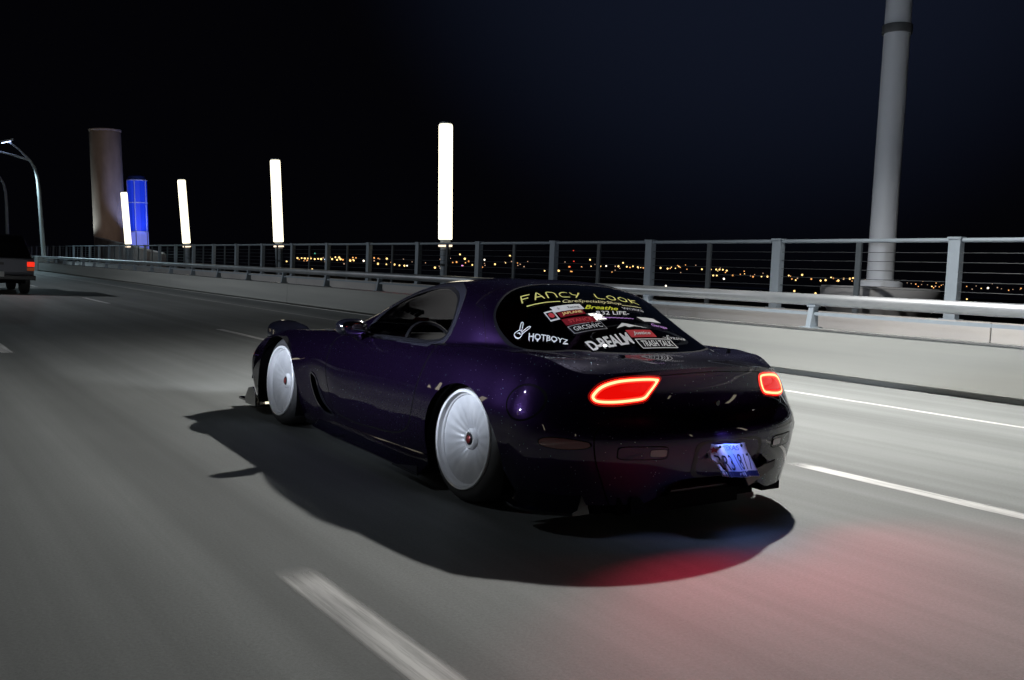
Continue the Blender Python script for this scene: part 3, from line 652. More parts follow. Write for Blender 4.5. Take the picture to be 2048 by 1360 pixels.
# rear glass outline seen from above (|x|, y) and the windscreen
def glass_phi(tm):
    x, y = np.abs(tm.V[:, 0]), tm.V[:, 1]; z = tm.V[:, 2]
    return x, y, z
HATCH = catmull([(-.25, .262), (0, .262), (.25, .240), (.42, .207), (.52, .165), (.586, .118), (.615, .05), (.622, -.03), (.612, -.12), (.585, -.21), (.54, -.29), (.47, -.36), (.35, -.432), (.2, -.470), (0, -.482), (-.2, -.470), (-.35, -.432)], 150, True)
parts = {}
def build_side(sg):
    tm = half_skin(sg); left = sg < 0
    yz = lambda t: t.V[:, 1:3]
    # wheel openings
    for (cy, cz, r) in (AR_R, AR_F):
        ph = np.hypot(tm.V[:, 1]-cy, tm.V[:, 2]-cz)-r
        # the opening's sides run straight down below the centre
        low = tm.V[:, 2] < cz; fl = .05 if cy < 1 else .03
        ph = np.where(low, np.abs(tm.V[:, 1]-cy)-r-fl*(cz-tm.V[:, 2])/cz*np.where(tm.V[:, 1] < cy, 3.0 if cy < 1 else 1.6, .0), ph)
        ph = np.where(np.abs(tm.V[:, 0]) < .58, 1., ph)
        _, tm = clip(tm, ph)
    R_ = {}
    def take(tm, ph, name, gap=.0028, m=M_PAINT, parent=CAR, gm=M_GAP, off=0., goff=-.001, gapname='panel_gap'):
        ins, rest = clip(tm, ph+gap)
        part = put(name, ins, m, parent, off)
        ph2 = take.f(rest)
        gp, rest = clip(rest, ph2-gap)
        put(gapname, gp, gm, part if part is not None else parent, goff)
        return part, ins, rest
    # --- tail light
    f = lambda t: np.where((t.V[:, 1] < -.5) & (t.V[:, 2] < .73), sdf(np.stack([np.abs(t.V[:, 0]), t.V[:, 2]], -1), TAIL), .12)
    ins, tm = clip(tm, f(tm))
    tl = bpy.data.objects.new('tail_light', None); link(tl, CAR)
    edge, core = clip(ins, -(f(ins)+.009))
    put('housing', edge, M_TAILEDGE, tl, .002)
    ringo, lens = clip(core, -(f(core)+.0135)); ring, lens = clip(lens, -(f(lens)+.0235)); ringi, lens = clip(lens, -(f(lens)+.030))
    put('led_glow', merge(ringo, ringi), M_TAILGLOW, tl, .004); put('led_ring', ring, M_TAILRING, tl, .006); put('lens', lens, M_TAILLENS, tl, .003)
    # --- side marker
    f = lambda t: np.where(np.abs(t.V[:, 0]) > .55, sdf(yz(t), MARKER), .12); take.f = f
    _, _, tm = take(tm, f(tm), 'side_marker', .002, M_MARK, off=.003)
    # --- fuel door (left only)
    if left:
        f = lambda t: np.where(np.abs(t.V[:, 0]) > .6, sdf(yz(t), FUEL), .12); take.f = f
        _, _, tm = take(tm, f(tm), 'fuel_door', .0045, off=-.001)
    # --- rear glass
    f = lambda t: np.where((t.V[:, 1] < .35) & (t.V[:, 2] > .725), sdf(np.stack([np.abs(t.V[:, 0]), t.V[:, 1]], -1), HATCH), .12)
    ins, tm = clip(tm, f(tm)+.012); parts.setdefault('rear_window', []).append(ins)
    frit, tm = clip(tm, f(tm)); parts.setdefault('rear_window_seal', []).append(frit)
    # --- side window
    f = lambda t: np.where((np.abs(t.V[:, 0]) > .38) & (t.V[:, 2] > .715), sdf(yz(t), SIDEWIN), .12)
    ins, tm = clip(tm, f(tm)); win = put('side_window', ins, M_GLASS, CAR, -.006)
    seal, tm = clip(tm, f(tm)-.013); put('window_seal', seal, M_RUBTRIM, win, .001)
    frame, tm = clip(tm, f(tm)-.038); put('window_frame', frame, M_FRAME, win, .0015)
    # --- windscreen
    def fw(t):
        x, y, z = np.abs(t.V[:, 0]), t.V[:, 1], t.V[:, 2]
        edge_x = np.interp(y, [.80, 1.2, 1.66], [.49, .56, .60]); ph = np.maximum(x-edge_x, np.maximum(.83+.10*(x/.5)**2-y, y-1.68+.20*(x/.6)**2))
        return np.where(z > .70, ph, .12)
    ins, tm = clip(tm, fw(tm)); parts.setdefault('windscreen', []).append(ins)
    # --- vent behind the front wheel
    f = lambda t: np.where(np.abs(t.V[:, 0]) > .6, sdf(yz(t), VENT), .12)
    ins, tm = clip(tm, f(tm)); lipm, ins = clip(ins, -(f(ins)+.012)); v_ = put('side_vent', ins, M_BLACK, CAR, -.03); put('vent_lip', lipm, M_GLOSSBLK, v_, .004)
    # --- door
    f = lambda t: np.where(np.abs(t.V[:, 0]) > .66, sdf(yz(t), DOOR), .12); take.f = f
    door, _, tm = take(tm, f(tm), 'door', .005)
    # --- rear bumper
    def fb(t): return np.where(t.V[:, 1] < 0, np.maximum(t.V[:, 1]+.785, t.V[:, 2]-.522-.0*t.V[:, 1]), .2)
    ins, tm = clip(tm, fb(tm)+.002); parts.setdefault('rear_bumper', []).append(ins)
    gp, tm = clip(tm, fb(tm)-.0015); parts.setdefault('bumper_gap', []).append(gp)
    # --- front bumper, bonnet, fender
    ins, tm = clip(tm, 2.93-tm.V[:, 1]); parts.setdefault('front_bumper', []).append(ins)
    def fh(t): return np.where(t.V[:, 2] > .45, np.maximum(np.abs(t.V[:, 0])-.60-.02*np.sin(t.V[:, 1]), 1.685-.14*(np.abs(t.V[:, 0])/.6)**2-t.V[:, 1]), .2)
    ins, tm = clip(tm, fh(tm)+.003); parts.setdefault('bonnet', []).append(ins)
    gp, tm = clip(tm, fh(tm)-.002); parts.setdefault('bonnet_gap', []).append(gp)
    ins, tm = clip(tm, np.maximum(1.60-tm.V[:, 1], -(1.60-tm.V[:, 1]) * 0 - 1)); put('front_fender', ins, M_PAINT, CAR)
    # --- tailgate lid round the glass
    def fl(t):
        x, y, z = np.abs(t.V[:, 0]), t.V[:, 1], t.V[:, 2]
        ph = np.maximum(x-np.interp(y, [-.9, -.6, -.3, 0, .2], [.50, .62, .695, .69, .60]), np.maximum(y-.30+.10*x*x, .712-.05*(x/.6)**2-z)); return np.where(y < .4, ph, .2)
    ins, tm = clip(tm, fl(tm)+.002); parts.setdefault('tailgate', []).append(ins)
    gp, tm = clip(tm, fl(tm)-.0015); parts.setdefault('tailgate_gap', []).append(gp)
    parts.setdefault('body_shell', []).append(tm)

M_TAILEDGE = mat('tail_housing', (.05, .003, .003), .15, 0, .5, 1., emit=(1, .015, .008), es=.18)
M_TAILRING = emitter('tail_led_ring', (1.0, .24, .10), 5.0, (.5, .05, .03))
M_TAILGLOW = emitter('tail_led_halo', (1.0, .011, .005), 9.0, (.5, .02, .02))
M_TAILLENS = mat('tail_lens', (.10, .002, .002), .10, 0, .3, .4, emit=(1, .004, .002), es=.8)
M_MARK = mat('side_marker_lens', (.14, .02, .025), .12, 0, .5, 1.)
M_RUBTRIM = mat('window_rubber', (.006, .006, .008), .8, 0, .05)
M_FRAME = mat('window_frame_trim', (.045, .045, .065), .2, .5, .5, 1.)
build_side(-1); build_side(1)
glassparts = merge(*parts['rear_window'])
bumper = put('rear_bumper', merge(*parts['rear_bumper']), M_PAINT, CAR); put('panel_gap', merge(*parts['bumper_gap']), M_GAP, bumper, -.001)
put('front_bumper', merge(*parts['front_bumper']), M_PAINT, CAR)
bonnet = put('bonnet', merge(*parts['bonnet']), M_PAINT, CAR); put('panel_gap', merge(*parts['bonnet_gap']), M_GAP, bonnet, -.001)
lid = put('tailgate', merge(*parts['tailgate']), M_PAINT, CAR); put('panel_gap', merge(*parts['tailgate_gap']), M_GAP, lid, -.001)
put('body_shell', merge(*parts['body_shell']), M_PAINT, CAR)
rw = put('rear_window', glassparts, M_TINT, CAR, -.002); put('window_seal', merge(*parts['rear_window_seal']), M_RUBTRIM, rw, .0)
ws = put('windscreen', merge(*parts['windscreen']), M_SHIELD, CAR, -.002)
skin_bvh = None
def skin():
    global skin_bvh
    if skin_bvh is None:
        a, b = half_skin(-1), half_skin(1); t = merge(a, b)
        skin_bvh = BVHTree.FromPolygons([Vector(v) for v in t.V], [tuple(map(int, f)) for f in t.F])
    return skin_bvh


# ------------------------------------------------------------------ car: wheels
M_LIP = mat('white_wheel_lip', (.86, .87, .90), .18, 0, .5, .6)
M_DISH = mat('silver_white_wheel_face', (.4, .41, .44), .34, .12, .5, .4); noise_color(M_DISH, (.54, .55, .58), (.68, .69, .72), (1, 1, 1), 9, 4)
M_CAP = mat('red_centre_cap', (.28, .03, .03), .3, .2, .5, .5)
M_DARKM = mat('dark_metal', (.03, .03, .035), .4, .7)
def make_wheel(wd=1.0):
    wh = bpy.data.objects.new('wheel', None); link(wh, CAR)
    lathe('tyre', [(.228, -.104), (.243, -.112), (.262, -.113), (.282, -.104), (.296, -.088), (.303, -.062), (.305, -.02), (.305, .07), (.302, .105), (.288, .125), (.26, .135), (.228, .128)], M_RUBBER, wh, 72, axis='X', auto=60)
    rim = lathe('rim', [(.238, -.100), (.2435, -.112), (.2440, -.120), (.2405, -.1235), (.2340, -.122), (.2285, -.121), (.2265, -.117), (.2250, -.104), (.2215, -.100), (.2170, -.098), (.2140, -.090), (.2085, .03), (.225, .12), (.235, .125)], M_LIP, wh, 72, axis='X', auto=50)
    # face: shallow dish with twenty ribs rising from it
    nr_, ns_ = 15, 160; V, F = [], []
    for i in range(nr_):
        f = i/(nr_-1); r = .046 + (.2150-.046)*f
        h0 = -.056 - .034*(1-(1-f)**2.2)
        for k in range(ns_):
            a = 2*math.pi*k/ns_; rib = .5+.5*math.cos(a*20)
            fade = min(1, f*5)*min(1, (1-f)*6)
            V.append((h0 - .0028*rib*fade, r*math.cos(a), r*math.sin(a)))
    for i in range(nr_-1):
        for k in range(ns_): F.append((i*ns_+k, (i+1)*ns_+k, (i+1)*ns_+(k+1) % ns_, i*ns_+(k+1) % ns_))
    meshobj('spoke_face', V, F, M_DISH, rim, True)
    hub = lathe('hub', [(.054, -.052), (.051, -.070), (.042, -.080), (.034, -.080), (.030, -.072), (.030, -.064), (.0, -.064)], M_LIP, wh, 40, axis='X')
    lathe('cap_ring', [(.029, -.065), (.029, -.078), (.021, -.084), (.019, -.080), (.019, -.070)], M_DARKM, hub, 32, axis='X')
    lathe('hub_cap', [(.0195, -.068), (.018, -.083), (.010, -.087), (0, -.088)], M_CAP, hub, 28, axis='X')
    return wh
w0 = make_wheel()
place = [(-.699, 0.0, .302, 3.6, 0), (-.699, 2.425, .302, 3.0, 0), (.699, 0.0, .302, 3.6, 1), (.699, 2.425, .302, 3.0, 1)]
for k, (x, y, z, camb, flip) in enumerate(place):
    o = w0 if k == 0 else copy_tree(w0, CAR)
    o.location = (x, y, z)
    o.rotation_euler = (0, math.radians(camb), 0) if not flip else (math.radians(33*k), -math.radians(camb), math.pi)
# wheel wells and belly
for sg in (-1, 1):
    for (cy, cz, r) in (AR_R, AR_F):
        V, F = [], []; n = 40
        for x in (.84, .46):
            for k in range(n+1):
                a = math.pi*(-.12 + 1.24*k/n); V.append((sg*x, cy+(r+.004)*math.cos(a), cz+(r+.004)*math.sin(a)))
        for k in range(n): F.append((k, k+1, n+2+k, n+1+k))
        V.append((sg*.46, cy, cz)); c = len(V)-1
        for k in range(n): F.append((n+1+k, n+2+k, c))
        meshobj('wheel_well', V, F, M_GAP, CAR, False)
bm = bmesh.new(); add_box(bm, (-.47, -.70, .075), (.47, 3.10, .17)); add_box(bm, (-.775, .30, .075), (-.471, 2.04, .16)); add_box(bm, (.471, .30, .075), (.775, 2.04, .16)); add_box(bm, (-.60, -.76, .095), (-.471, -.42, .17)); add_box(bm, (-.52, -.81, .095), (-.471, -.761, .17)); add_box(bm, (-.67, -.73, .10), (-.601, -.43, .17)); add_box(bm, (.471, -.76, .095), (.60, -.42, .17)); add_box(bm, (-.47, -.84, .095), (.20, -.701, .17))
bmobj('underbody', bm, M_GAP, CAR)

# ------------------------------------------------------------------ car: lips, skirts, diffuser, splitter
def loft(name, secs, m, parent, smooth=True, auto=30):
    """closed sections (k,n,3) joined in order, ends capped"""
    n = len(secs[0]); V = [p for s in secs for p in s]; F = []
    for i in range(len(secs)-1):
        for k in range(n): F.append((i*n+k, i*n+(k+1) % n, (i+1)*n+(k+1) % n, (i+1)*n+k))
    F += [tuple(range(n))[::-1], tuple((len(secs)-1)*n+k for k in range(n))]
    bm = bmesh.new(); vs = [bm.verts.new(v) for v in V]; [bm.faces.new([vs[i] for i in f]) for f in F]
    return bmobj(name, bm, m, parent, smooth, auto)
for sg in (-1, 1):
    secs = []
    for y, xo, zt in ((1.95, .772, .10), (1.8, .825, .10), (1.4, .852, .10), (.9, .862, .102), (.5, .880, .108), (.34, .893, .125), (.295, .893, .132)):
        xo -= .045*(sg > 0)
        secs.append([(sg*x, y, z) for x, z in ((.74, .086), (xo, .080), (xo+.004, .088), (xo-.018, .096), (.79, zt+.03), (.74, zt+.03))])
    sk = loft('side_skirt', secs, M_GLOSSBLK, CAR)
    if sg < 0: loft('skirt_fin', [[(sg*.872, .60, .075), (sg*.878, .60, .075), (sg*.878, .60, .080), (sg*.872, .60, .080)], [(sg*.886, .31, .075), (sg*.893, .31, .075), (sg*.893, .31, .125), (sg*.886, .31, .125)], [(sg*.886, .30, .075), (sg*.893, .30, .075), (sg*.893, .30, .125), (sg*.886, .30, .125)]], M_GLOSSBLK, sk, False)
    # corner spat under the rear bumper
    secs = []
    for y, xo, xi in ((-.44, .845, .66), (-.52, .86, .64), (-.60, .835, .58), (-.68, .775, .50), (-.74, .71, .44)):
        secs.append([(sg*xi, y, .095), (sg*xo, y, .095), (sg*(xo+.004), y, .108), (sg*(xo-.025), y, .118), (sg*(xo-.055), y+.01, .19), (sg*xi, y+.02, .19)])
    if sg < 0: loft('corner_spat', secs, M_GLOSSBLK, CAR)
df = meshobj('diffuser', [(-.46, -.50, .10), (.40, -.50, .10), (.36, -.83, .16), (-.36, -.83, .16), (-.46, -.50, .125), (.40, -.50, .125), (.36, -.83, .18), (-.36, -.83, .18)],
             [(0, 1, 2, 3), (7, 6, 5, 4), (0, 4, 5, 1), (1, 5, 6, 2), (2, 6, 7, 3), (3, 7, 4, 0)], M_BLACK, CAR, False)
loft('end_box', [[(.14, -.60, .10), (.40, -.60, .12), (.42, -.60, .20), (.12, -.60, .20)], [(.140, -.945, .190), (.315, -.945, .262), (.325, -.945, .30), (.10, -.945, .25)], [(.145, -.955, .192), (.312, -.955, .264), (.320, -.955, .298), (.105, -.955, .248)]], M_GLOSSBLK, df, False)
for x in ():
    loft('fin', [[(x-.006, -.52, .065), (x+.006, -.52, .065), (x+.006, -.52, .11), (x-.006, -.52, .11)], [(x-.006, -.90, .125), (x+.006, -.90, .125), (x+.006, -.90, .21), (x-.006, -.90, .21)]], M_BLACK, df, False)
for sg in (-1, 1):
    loft('exhaust_tip', [[(sg*.30+.045*math.cos(a)*s, y, .205+.045*math.sin(a)*s) for a in np.linspace(0, 2*math.pi, 20, endpoint=False)] for y, s in ((-.60, .9), (-.86, 1), (-.865, .94), (-.80, .9))], M_DARKM, df) if sg < 0 else None
spl = box('front_splitter', (-.80, 2.86, .060), (.80, 3.34, .078), M_GLOSSBLK, CAR, .006)
for sg in (-1, 1):
    loft('end_plate', [[(sg*(.815+dx), y, z) for y, z in ((2.88, .06), (3.10, .06), (3.12, .10), (3.04, .185), (2.95, .20), (2.89, .15))] for dx in (0, .012)], M_GLOSSBLK, spl, False)
    loft('canard', [[(sg*x, y, z) for x, y, z in ((.72, 2.84, .42), (.86, 2.82, .45), (.86, 2.82, .458), (.72, 2.84, .43))], [(sg*x, y, z) for x, y, z in ((.62, 3.10, .25), (.80, 3.05, .25), (.80, 3.05, .258), (.62, 3.10, .26))]], M_GLOSSBLK, CAR, False)

# ------------------------------------------------------------------ car: mirrors, raised headlights
def blob(name, c, r, m, parent, n=(24, 14), e=.75, rot=None):
    V, F = [], []
    sgn = lambda v: math.copysign(abs(v)**e, v)
    for j in range(n[1]+1):
        p = math.pi*j/n[1]-math.pi/2
        for k in range(n[0]):
            a = 2*math.pi*k/n[0]; v = Vector((r[0]*sgn(math.cos(p))*sgn(math.cos(a)), r[1]*sgn(math.cos(p))*sgn(math.sin(a)), r[2]*sgn(math.sin(p))))
            if rot: v = rot @ v
            V.append((c[0]+v.x, c[1]+v.y, c[2]+v.z))
    for j in range(n[1]):
        for k in range(n[0]): F.append((j*n[0]+k, j*n[0]+(k+1) % n[0], (j+1)*n[0]+(k+1) % n[0], (j+1)*n[0]+k))
    bm = bmesh.new(); vs = [bm.verts.new(v) for v in V]
    for f in F: bm.faces.new([vs[i] for i in f])
    bmesh.ops.remove_doubles(bm, verts=bm.verts, dist=1e-5)
    return bmobj(name, bm, m, parent, True, 70)
for sg in (-1, 1):
    mi = blob('door_mirror', (sg*.842, 1.23, .765), (.100, .055, .050), M_GLOSSBLK, CAR, rot=Matrix.Rotation(-sg*.15, 3, 'Z'))
    blob('mirror_glass', (sg*.848, 1.182, .765), (.080, .010, .038), mat('mirror_glass', (.6, .65, .7), .03, 1.), mi)
    tube('mirror_foot', [(sg*.82, 1.24, .755), (sg*.76, 1.27, .72), (sg*.71, 1.30, .69)], [.045, .05, .05], M_GLOSSBLK, mi, 10)
    hl = bpy.data.objects.new('raised_headlight', None); link(hl, CAR); hl.location = (sg*.585, 2.86, .60)
    secs = []
    for y, h, wd_ in ((-.16, .015, .10), (-.14, .055, .125), (-.06, .085, .135), (.06, .10, .138), (.10, .098, .135)):
        secs.append([(wd_*math.cos(a) if abs(math.cos(a)) > .01 else 0, y, max(-.04, 0) + h*max(0, math.sin(a))**.55 - (.05 if math.sin(a) < -.01 else 0)) for a in np.linspace(-.3, math.pi+.3, 18)])
    loft('headlight_shell', secs, M_GLOSSBLK, hl)
    lathe('lamp_lens', [(.0, 0), (.05, 0), (.05, .01), (0, .012)], emitter('headlight_lens', (1, .95, .85), 4), hl, 24, (0, .105, .045)).rotation_euler = (-math.pi/2, 0, 0)

# ------------------------------------------------------------------ car: cabin
M_SEAT = mat('seat_cloth', (.075, .045, .055), .85)
def seat(x):
    s = bpy.data.objects.new('seat', None); link(s, CAR); s.location = (x, .55, .22)
    prof = [(-.02, .02), (.20, .03), (.24, .10)]
    loft('cushion', [[(a, y, z) for a, z in ((-.25, .05), (.25, .05), (.25, .20), (.17, .16), (-.17, .16), (-.25, .20))] for y in (-.02, .48)], M_SEAT, s)
    secs = []
    for z, y, wd_ in ((.10, -.02, .24), (.30, -.09, .25), (.45, -.14, .25), (.56, -.18, .19), (.60, -.19, .13), (.70, -.215, .125), (.745, -.225, .10)):
        secs.append([(-wd_, y+.02, z), (-wd_*.8, y-.06, z), (wd_*.8, y-.06, z), (wd_, y+.02, z), (wd_*.8, y+.05, z), (-wd_*.8, y+.05, z)])
    loft('backrest', secs, M_SEAT, s)
seat(-.36); seat(.36)
loft('dashboard', [[(x, y, z) for y, z in ((1.22, .42), (1.28, .66), (1.42, .705), (1.66, .70), (1.66, .42))] for x in (-.66, .66)], M_INT, CAR)
box('cabin_floor', (-.60, -.55, .20), (.60, 1.7, .24), M_INT, CAR)
box('boot_floor', (-.50, -.66, .52), (.50, .18, .56), M_INT, CAR)
for sg in (-1, 1): box('door_card', (min(sg*.70, sg*.74), .36, .25), (max(sg*.70, sg*.74), 1.55, .70), M_INT, CAR)
sw_ = lathe('steering_wheel', [(.165, -.012), (.177, 0), (.165, .012), (.153, 0), (.165, -.012)], M_INT, CAR, 32, (-.36, 1.14, .645)); sw_.rotation_euler = (math.radians(68), 0, 0)
tube('roll_bar', [(-.56, .30, .5), (-.55, .28, .88), (-.44, .26, .99), (0, .25, 1.03), (.44, .26, .99), (.55, .28, .88), (.56, .30, .5)], .019, M_INT, CAR, 10)

# ------------------------------------------------------------------ car: lamps' own light
for sg in (-1, 1):
    lamp('tail_light_glow', 'SPOT', (sg*.47, -.890, .640), 42, (1.0, .045, .11), (sg*.58, -3.2, .06), .015, 126, 1.0, CAR)
lamp('plate_light', 'SPOT', (-.02, -1.02, .46), 1.5, (.36, .46, 1.0), (-.02, -.97, .30), .02, 130, .6, CAR)
lamp('plate_light_spill', 'SPOT', (.02, -.99, .22), .45, (.25, .38, 1.0), (.1, -1.25, 0), .04, 140, .8, CAR)
lamp('headlight_beam', 'SPOT', (-.585, 3.02, .65), 150, (.95, .97, 1.0), (-.585, 12, .0), .05, 60, .8, CAR)
lamp('headlight_beam', 'SPOT', (.585, 3.02, .65), 150, (.95, .97, 1.0), (.585, 12, .0), .05, 60, .8, CAR)


# ------------------------------------------------------------------ car: lettering and small fittings
def lay(P, lift=.004):
    """points (x, y) given on the rear glass seen from above -> lifted 3D points on the skin"""
    b = skin(); out = []
    for x, y in P:
        h, n, i, d = b.ray_cast(Vector((x, y, 2.0)), Vector((0, 0, -1)))
        if n.z < 0: n = -n
        out.append(h + n*lift)
    return out
M_VW = mat('white_vinyl', (.56, .57, .60), .7, 0, .0); M_VY = mat('yellow_vinyl', (.56, .53, .18), .7, 0, .0); M_VC = mat('cream_vinyl', (.52, .47, .26), .7, 0, .0)
M_VG = mat('lime_vinyl', (.50, .52, .05), .7, 0, .0); M_VR = mat('dark_red_vinyl', (.16, .012, .02), .7, 0, .0); M_VR2 = mat('red_vinyl', (.42, .05, .06), .7, 0, .0)
M_VK = mat('black_vinyl', (.008, .008, .010), .7, 0, .0); M_VP = mat('violet_vinyl', (.36, .20, .50), .7, 0, .0); M_VGR = mat('grey_vinyl', (.30, .30, .34), .7, 0, .0); M_VGO = mat('gold_vinyl', (.70, .50, .22), .7, 0, .0)
def text_flat(txt, bold=0., shear=0., spacing=1.):
    cu_ = bpy.data.curves.new('t', 'FONT'); cu_.body = txt; cu_.offset = bold; cu_.shear = shear; cu_.space_character = spacing; cu_.resolution_u = 3
    ob = bpy.data.objects.new('t', cu_); me = bpy.data.meshes.new_from_object(ob)
    bm = bmesh.new(); bm.from_mesh(me); bmesh.ops.triangulate(bm, faces=bm.faces); bmesh.ops.subdivide_edges(bm, edges=[e for e in bm.edges if e.calc_length() > .25], cuts=1)
    bmesh.ops.triangulate(bm, faces=bm.faces); bm.verts.index_update()
    V = np.array([v.co[:2] for v in bm.verts]); F = [[v.index for v in f.verts] for f in bm.faces]
    bm.free(); bpy.data.objects.remove(ob); bpy.data.curves.remove(cu_); bpy.data.meshes.remove(me)
    V = (V-V.min(0))/(V.max(0)-V.min(0)); return V, F
def affine(uv, bl, br, tl):
    bl, br, tl = map(np.array, (bl, br, tl)); uv = np.asarray(uv); return bl + uv[:, :1]*(br-bl) + uv[:, 1:2]*(tl-bl)
def letters(txt, bl, br, tl, m, lift=.005, bold=0., shear=0., spacing=1., name='lettering', label=None, drip=False):
    V, F = text_flat(txt, bold, shear, spacing)
    if drip: V[:, 1] = np.where(V[:, 1] < .08, V[:, 1]-.28*np.abs(np.sin(V[:, 0]*23.))*(np.sin(V[:, 0]*61) > -.2), V[:, 1])
    o = meshobj(name, lay(affine(V, bl, br, tl), lift), F, m, rw, False)
    if label: o['label'] = label
    return o
def patch(bl, br, tl, m, lift=.004, n=(8, 4), name='sticker', label=None, parent=None):
    uv = [(i/n[0], j/n[1]) for j in range(n[1]+1) for i in range(n[0]+1)]
    F = [(j*(n[0]+1)+i, j*(n[0]+1)+i+1, (j+1)*(n[0]+1)+i+1, (j+1)*(n[0]+1)+i) for j in range(n[1]) for i in range(n[0])]
    o = meshobj(name, lay(affine(uv, bl, br, tl), lift), F, m, parent or rw, False)
    if label: o['label'] = label
    return o
def strokes(lines, bl, br, tl, wd, m, lift=.005, name='lettering', label=None):
    V, F = [], []
    for ln in lines:
        q = affine(ln, bl, br, tl)
        if len(q) > 2: q = catmull(q, len(q)*4)
        else: q = np.linspace(q[0], q[1], 6)
        t = np.gradient(q, axis=0); t /= np.maximum(np.linalg.norm(t, axis=1, keepdims=True), 1e-9); nn = np.stack([-t[:, 1], t[:, 0]], -1)*wd/2
        b = len(V); V += list(q+nn) + list(q-nn); k = len(q)
        F += [(b+i, b+i+1, b+k+i+1, b+k+i) for i in range(k-1)]
    o = meshobj(name, lay(V, lift), F, m, rw, False)
    if label: o['label'] = label
    return o
# yellow hand-drawn line across the top of the glass
G = {'F': [[(0, 0), (.12, 1)], [(0.05, .95), (.5, 1.0), (.95, 1.0)], [(.06, .52), (.7, .55)]], 'A': [[(0, 0), (.35, 1), (.5, 1), (.9, 0)], [(.15, .4), (.85, .4)]],
     'N': [[(.05, 0), (.1, 1), (.5, 1.02), (.85, .8), (.9, 0)]], 'C': [[(.95, .9), (.5, 1), (.08, .6), (.2, .08), (.95, .0)]], 'Y': [[(.0, 1), (.15, .55), (.5, .45)], [(.95, 1), (.6, .4), (.3, -.1)]],
     'L': [[(.1, 1.05), (.15, .1), (.9, 0)]], 'O': [[(.5, 1), (.08, .6), (.3, .02), (.8, .15), (.85, .75), (.5, 1)]], 'K': [[(.1, 1), (.12, 0)], [(.85, .95), (.2, .5), (.9, 0)]]}
word = 'FANCY LOOK'; adv = .1
lines = []
for k, ch in enumerate(word):
    if ch == ' ': continue
    for ln in G[ch]: lines.append([(k*adv + .012 + x*.082, y) for x, y in ln])
strokes(lines, (-.458, .064), (.280, -.018), (-.440, .118), .0075, M_VY, name='lettering', label='yellow hand-drawn lettering along the top of the rear glass')
strokes([[(0, 0), (.5, .15), (1, .0)]], (-.445, .032), (-.258, .0), (-.445, .044), .008, M_VY, name='underline')
letters('CareSpecialityShop', (-.258, -.026), (.110, -.060), (-.238, .012), M_VC, bold=.005, shear=.25)
strokes([[(0, 0), (1, 0)]], (.112, -.055), (.25, -.055), (.112, -.04), .006, M_VC, name='underline')
letters('Breathe', (-.168, -.092), (.040, -.112), (-.146, -.056), M_VG, bold=.02, shear=.35)
s_ = patch((-.348, -.078), (-.168, -.090), (-.346, -.030), M_VW); letters('S       Racing', (-.318, -.068), (-.19, -.078), (-.318, -.048), M_VK, .006, bold=.01, name='print')
patch((-.410, -.130), (-.356, -.134), (-.400, -.052), M_VW, n=(3, 6)); patch((-.403, -.118), (-.364, -.121), (-.396, -.064), M_VK, .0055, n=(3, 4), name='print')
disc = [(.5+.38*math.cos(a), .5+.36*math.sin(a)) for a in np.linspace(0, 2*math.pi, 22, endpoint=False)]
meshobj('print', lay(affine(disc, (-.403, -.118), (-.364, -.121), (-.396, -.064)), .007), [tuple(range(22))], M_VR2, rw, False)
patch((-.345, -.124), (-.192, -.130), (-.340, -.084), M_VR); letters('JAPLANE', (-.325, -.117), (-.205, -.124), (-.320, -.092), M_VGO, .006, bold=.03)
letters('-R32 LIFE-', (-.158, -.150), (.082, -.152), (-.136, -.116), M_VW, bold=.015)
patch((-.36, -.190), (-.172, -.205), (-.354, -.138), M_VR, name='sticker'); letters('STANCE', (-.330, -.178), (-.195, -.190), (-.325, -.152), M_VR2, .006, bold=.02)
letters('~~~~~~~~~', (-.147, -.178), (.080, -.190), (-.143, -.166), M_VP, bold=.02)
patch((-.364, -.262), (-.155, -.262), (-.362, -.198), M_VGR); patch((-.359, -.257), (-.160, -.257), (-.357, -.203), M_VK, .0055); letters('GRCSHVC', (-.345, -.246), (-.172, -.247), (-.343, -.215), M_VW, .007, bold=.0)
patch((-.057, -.332), (.118, -.328), (-.056, -.278), M_VR2); letters('Justice', (-.030, -.320), (.092, -.318), (-.026, -.290), M_VW, .006, bold=.02, shear=.3)
meshobj('sticker', lay([(-.100, -.264), (-.030, -.222), (-.010, -.226), (.125, -.262), (.03, -.248), (-.01, -.258), (-.03, -.246)], .005), [(0, 6, 1), (6, 5, 2, 1), (5, 4, 2), (4, 3, 2)], M_VW, rw, False)
letters('D-REALM', (-.372, -.418), (-.078, -.380), (-.360, -.334), M_VW, .006, bold=.035, spacing=.95, label='bold white lettering low on the rear glass')
# boxed lettering beside it
bl, br, tl = (-.066, -.428), (.178, -.424), (-.050, -.345)
patch(bl, br, tl, M_VK, .0045)
for (u0, v0, u1, v1) in ((0, 0, 1, .07), (0, .93, 1, 1), (0, .07, .025, .93), (.975, .07, 1, .93)):
    c = affine([(u0, v0), (u1, v0), (u0, v1)], bl, br, tl); patch(tuple(c[0]), tuple(c[1]), tuple(c[2]), M_VW, .006, n=(8 if u1-u0 > .5 else 1, 1 if u1-u0 > .5 else 4), name='sticker_border')
c = affine([(.09, .2), (.92, .2), (.11, .82)], bl, br, tl); letters('TRASH TALK', tuple(c[0]), tuple(c[1]), tuple(c[2]), M_VW, .007, bold=.015, shear=.15)
letters('~Evasive', (.150, -.340), (.310, -.342), (.162, -.310), M_VW, bold=.0, shear=.3)
letters('Garage', (.165, -.245), (.265, -.258), (.172, -.212), M_VP, bold=.03, shear=.25)
patch((.145, -.200), (.268, -.194), (.120, -.164), M_VW)
letters('WORKS', (.085, -.098), (.230, -.104), (.088, -.075), M_VGR, bold=.02)
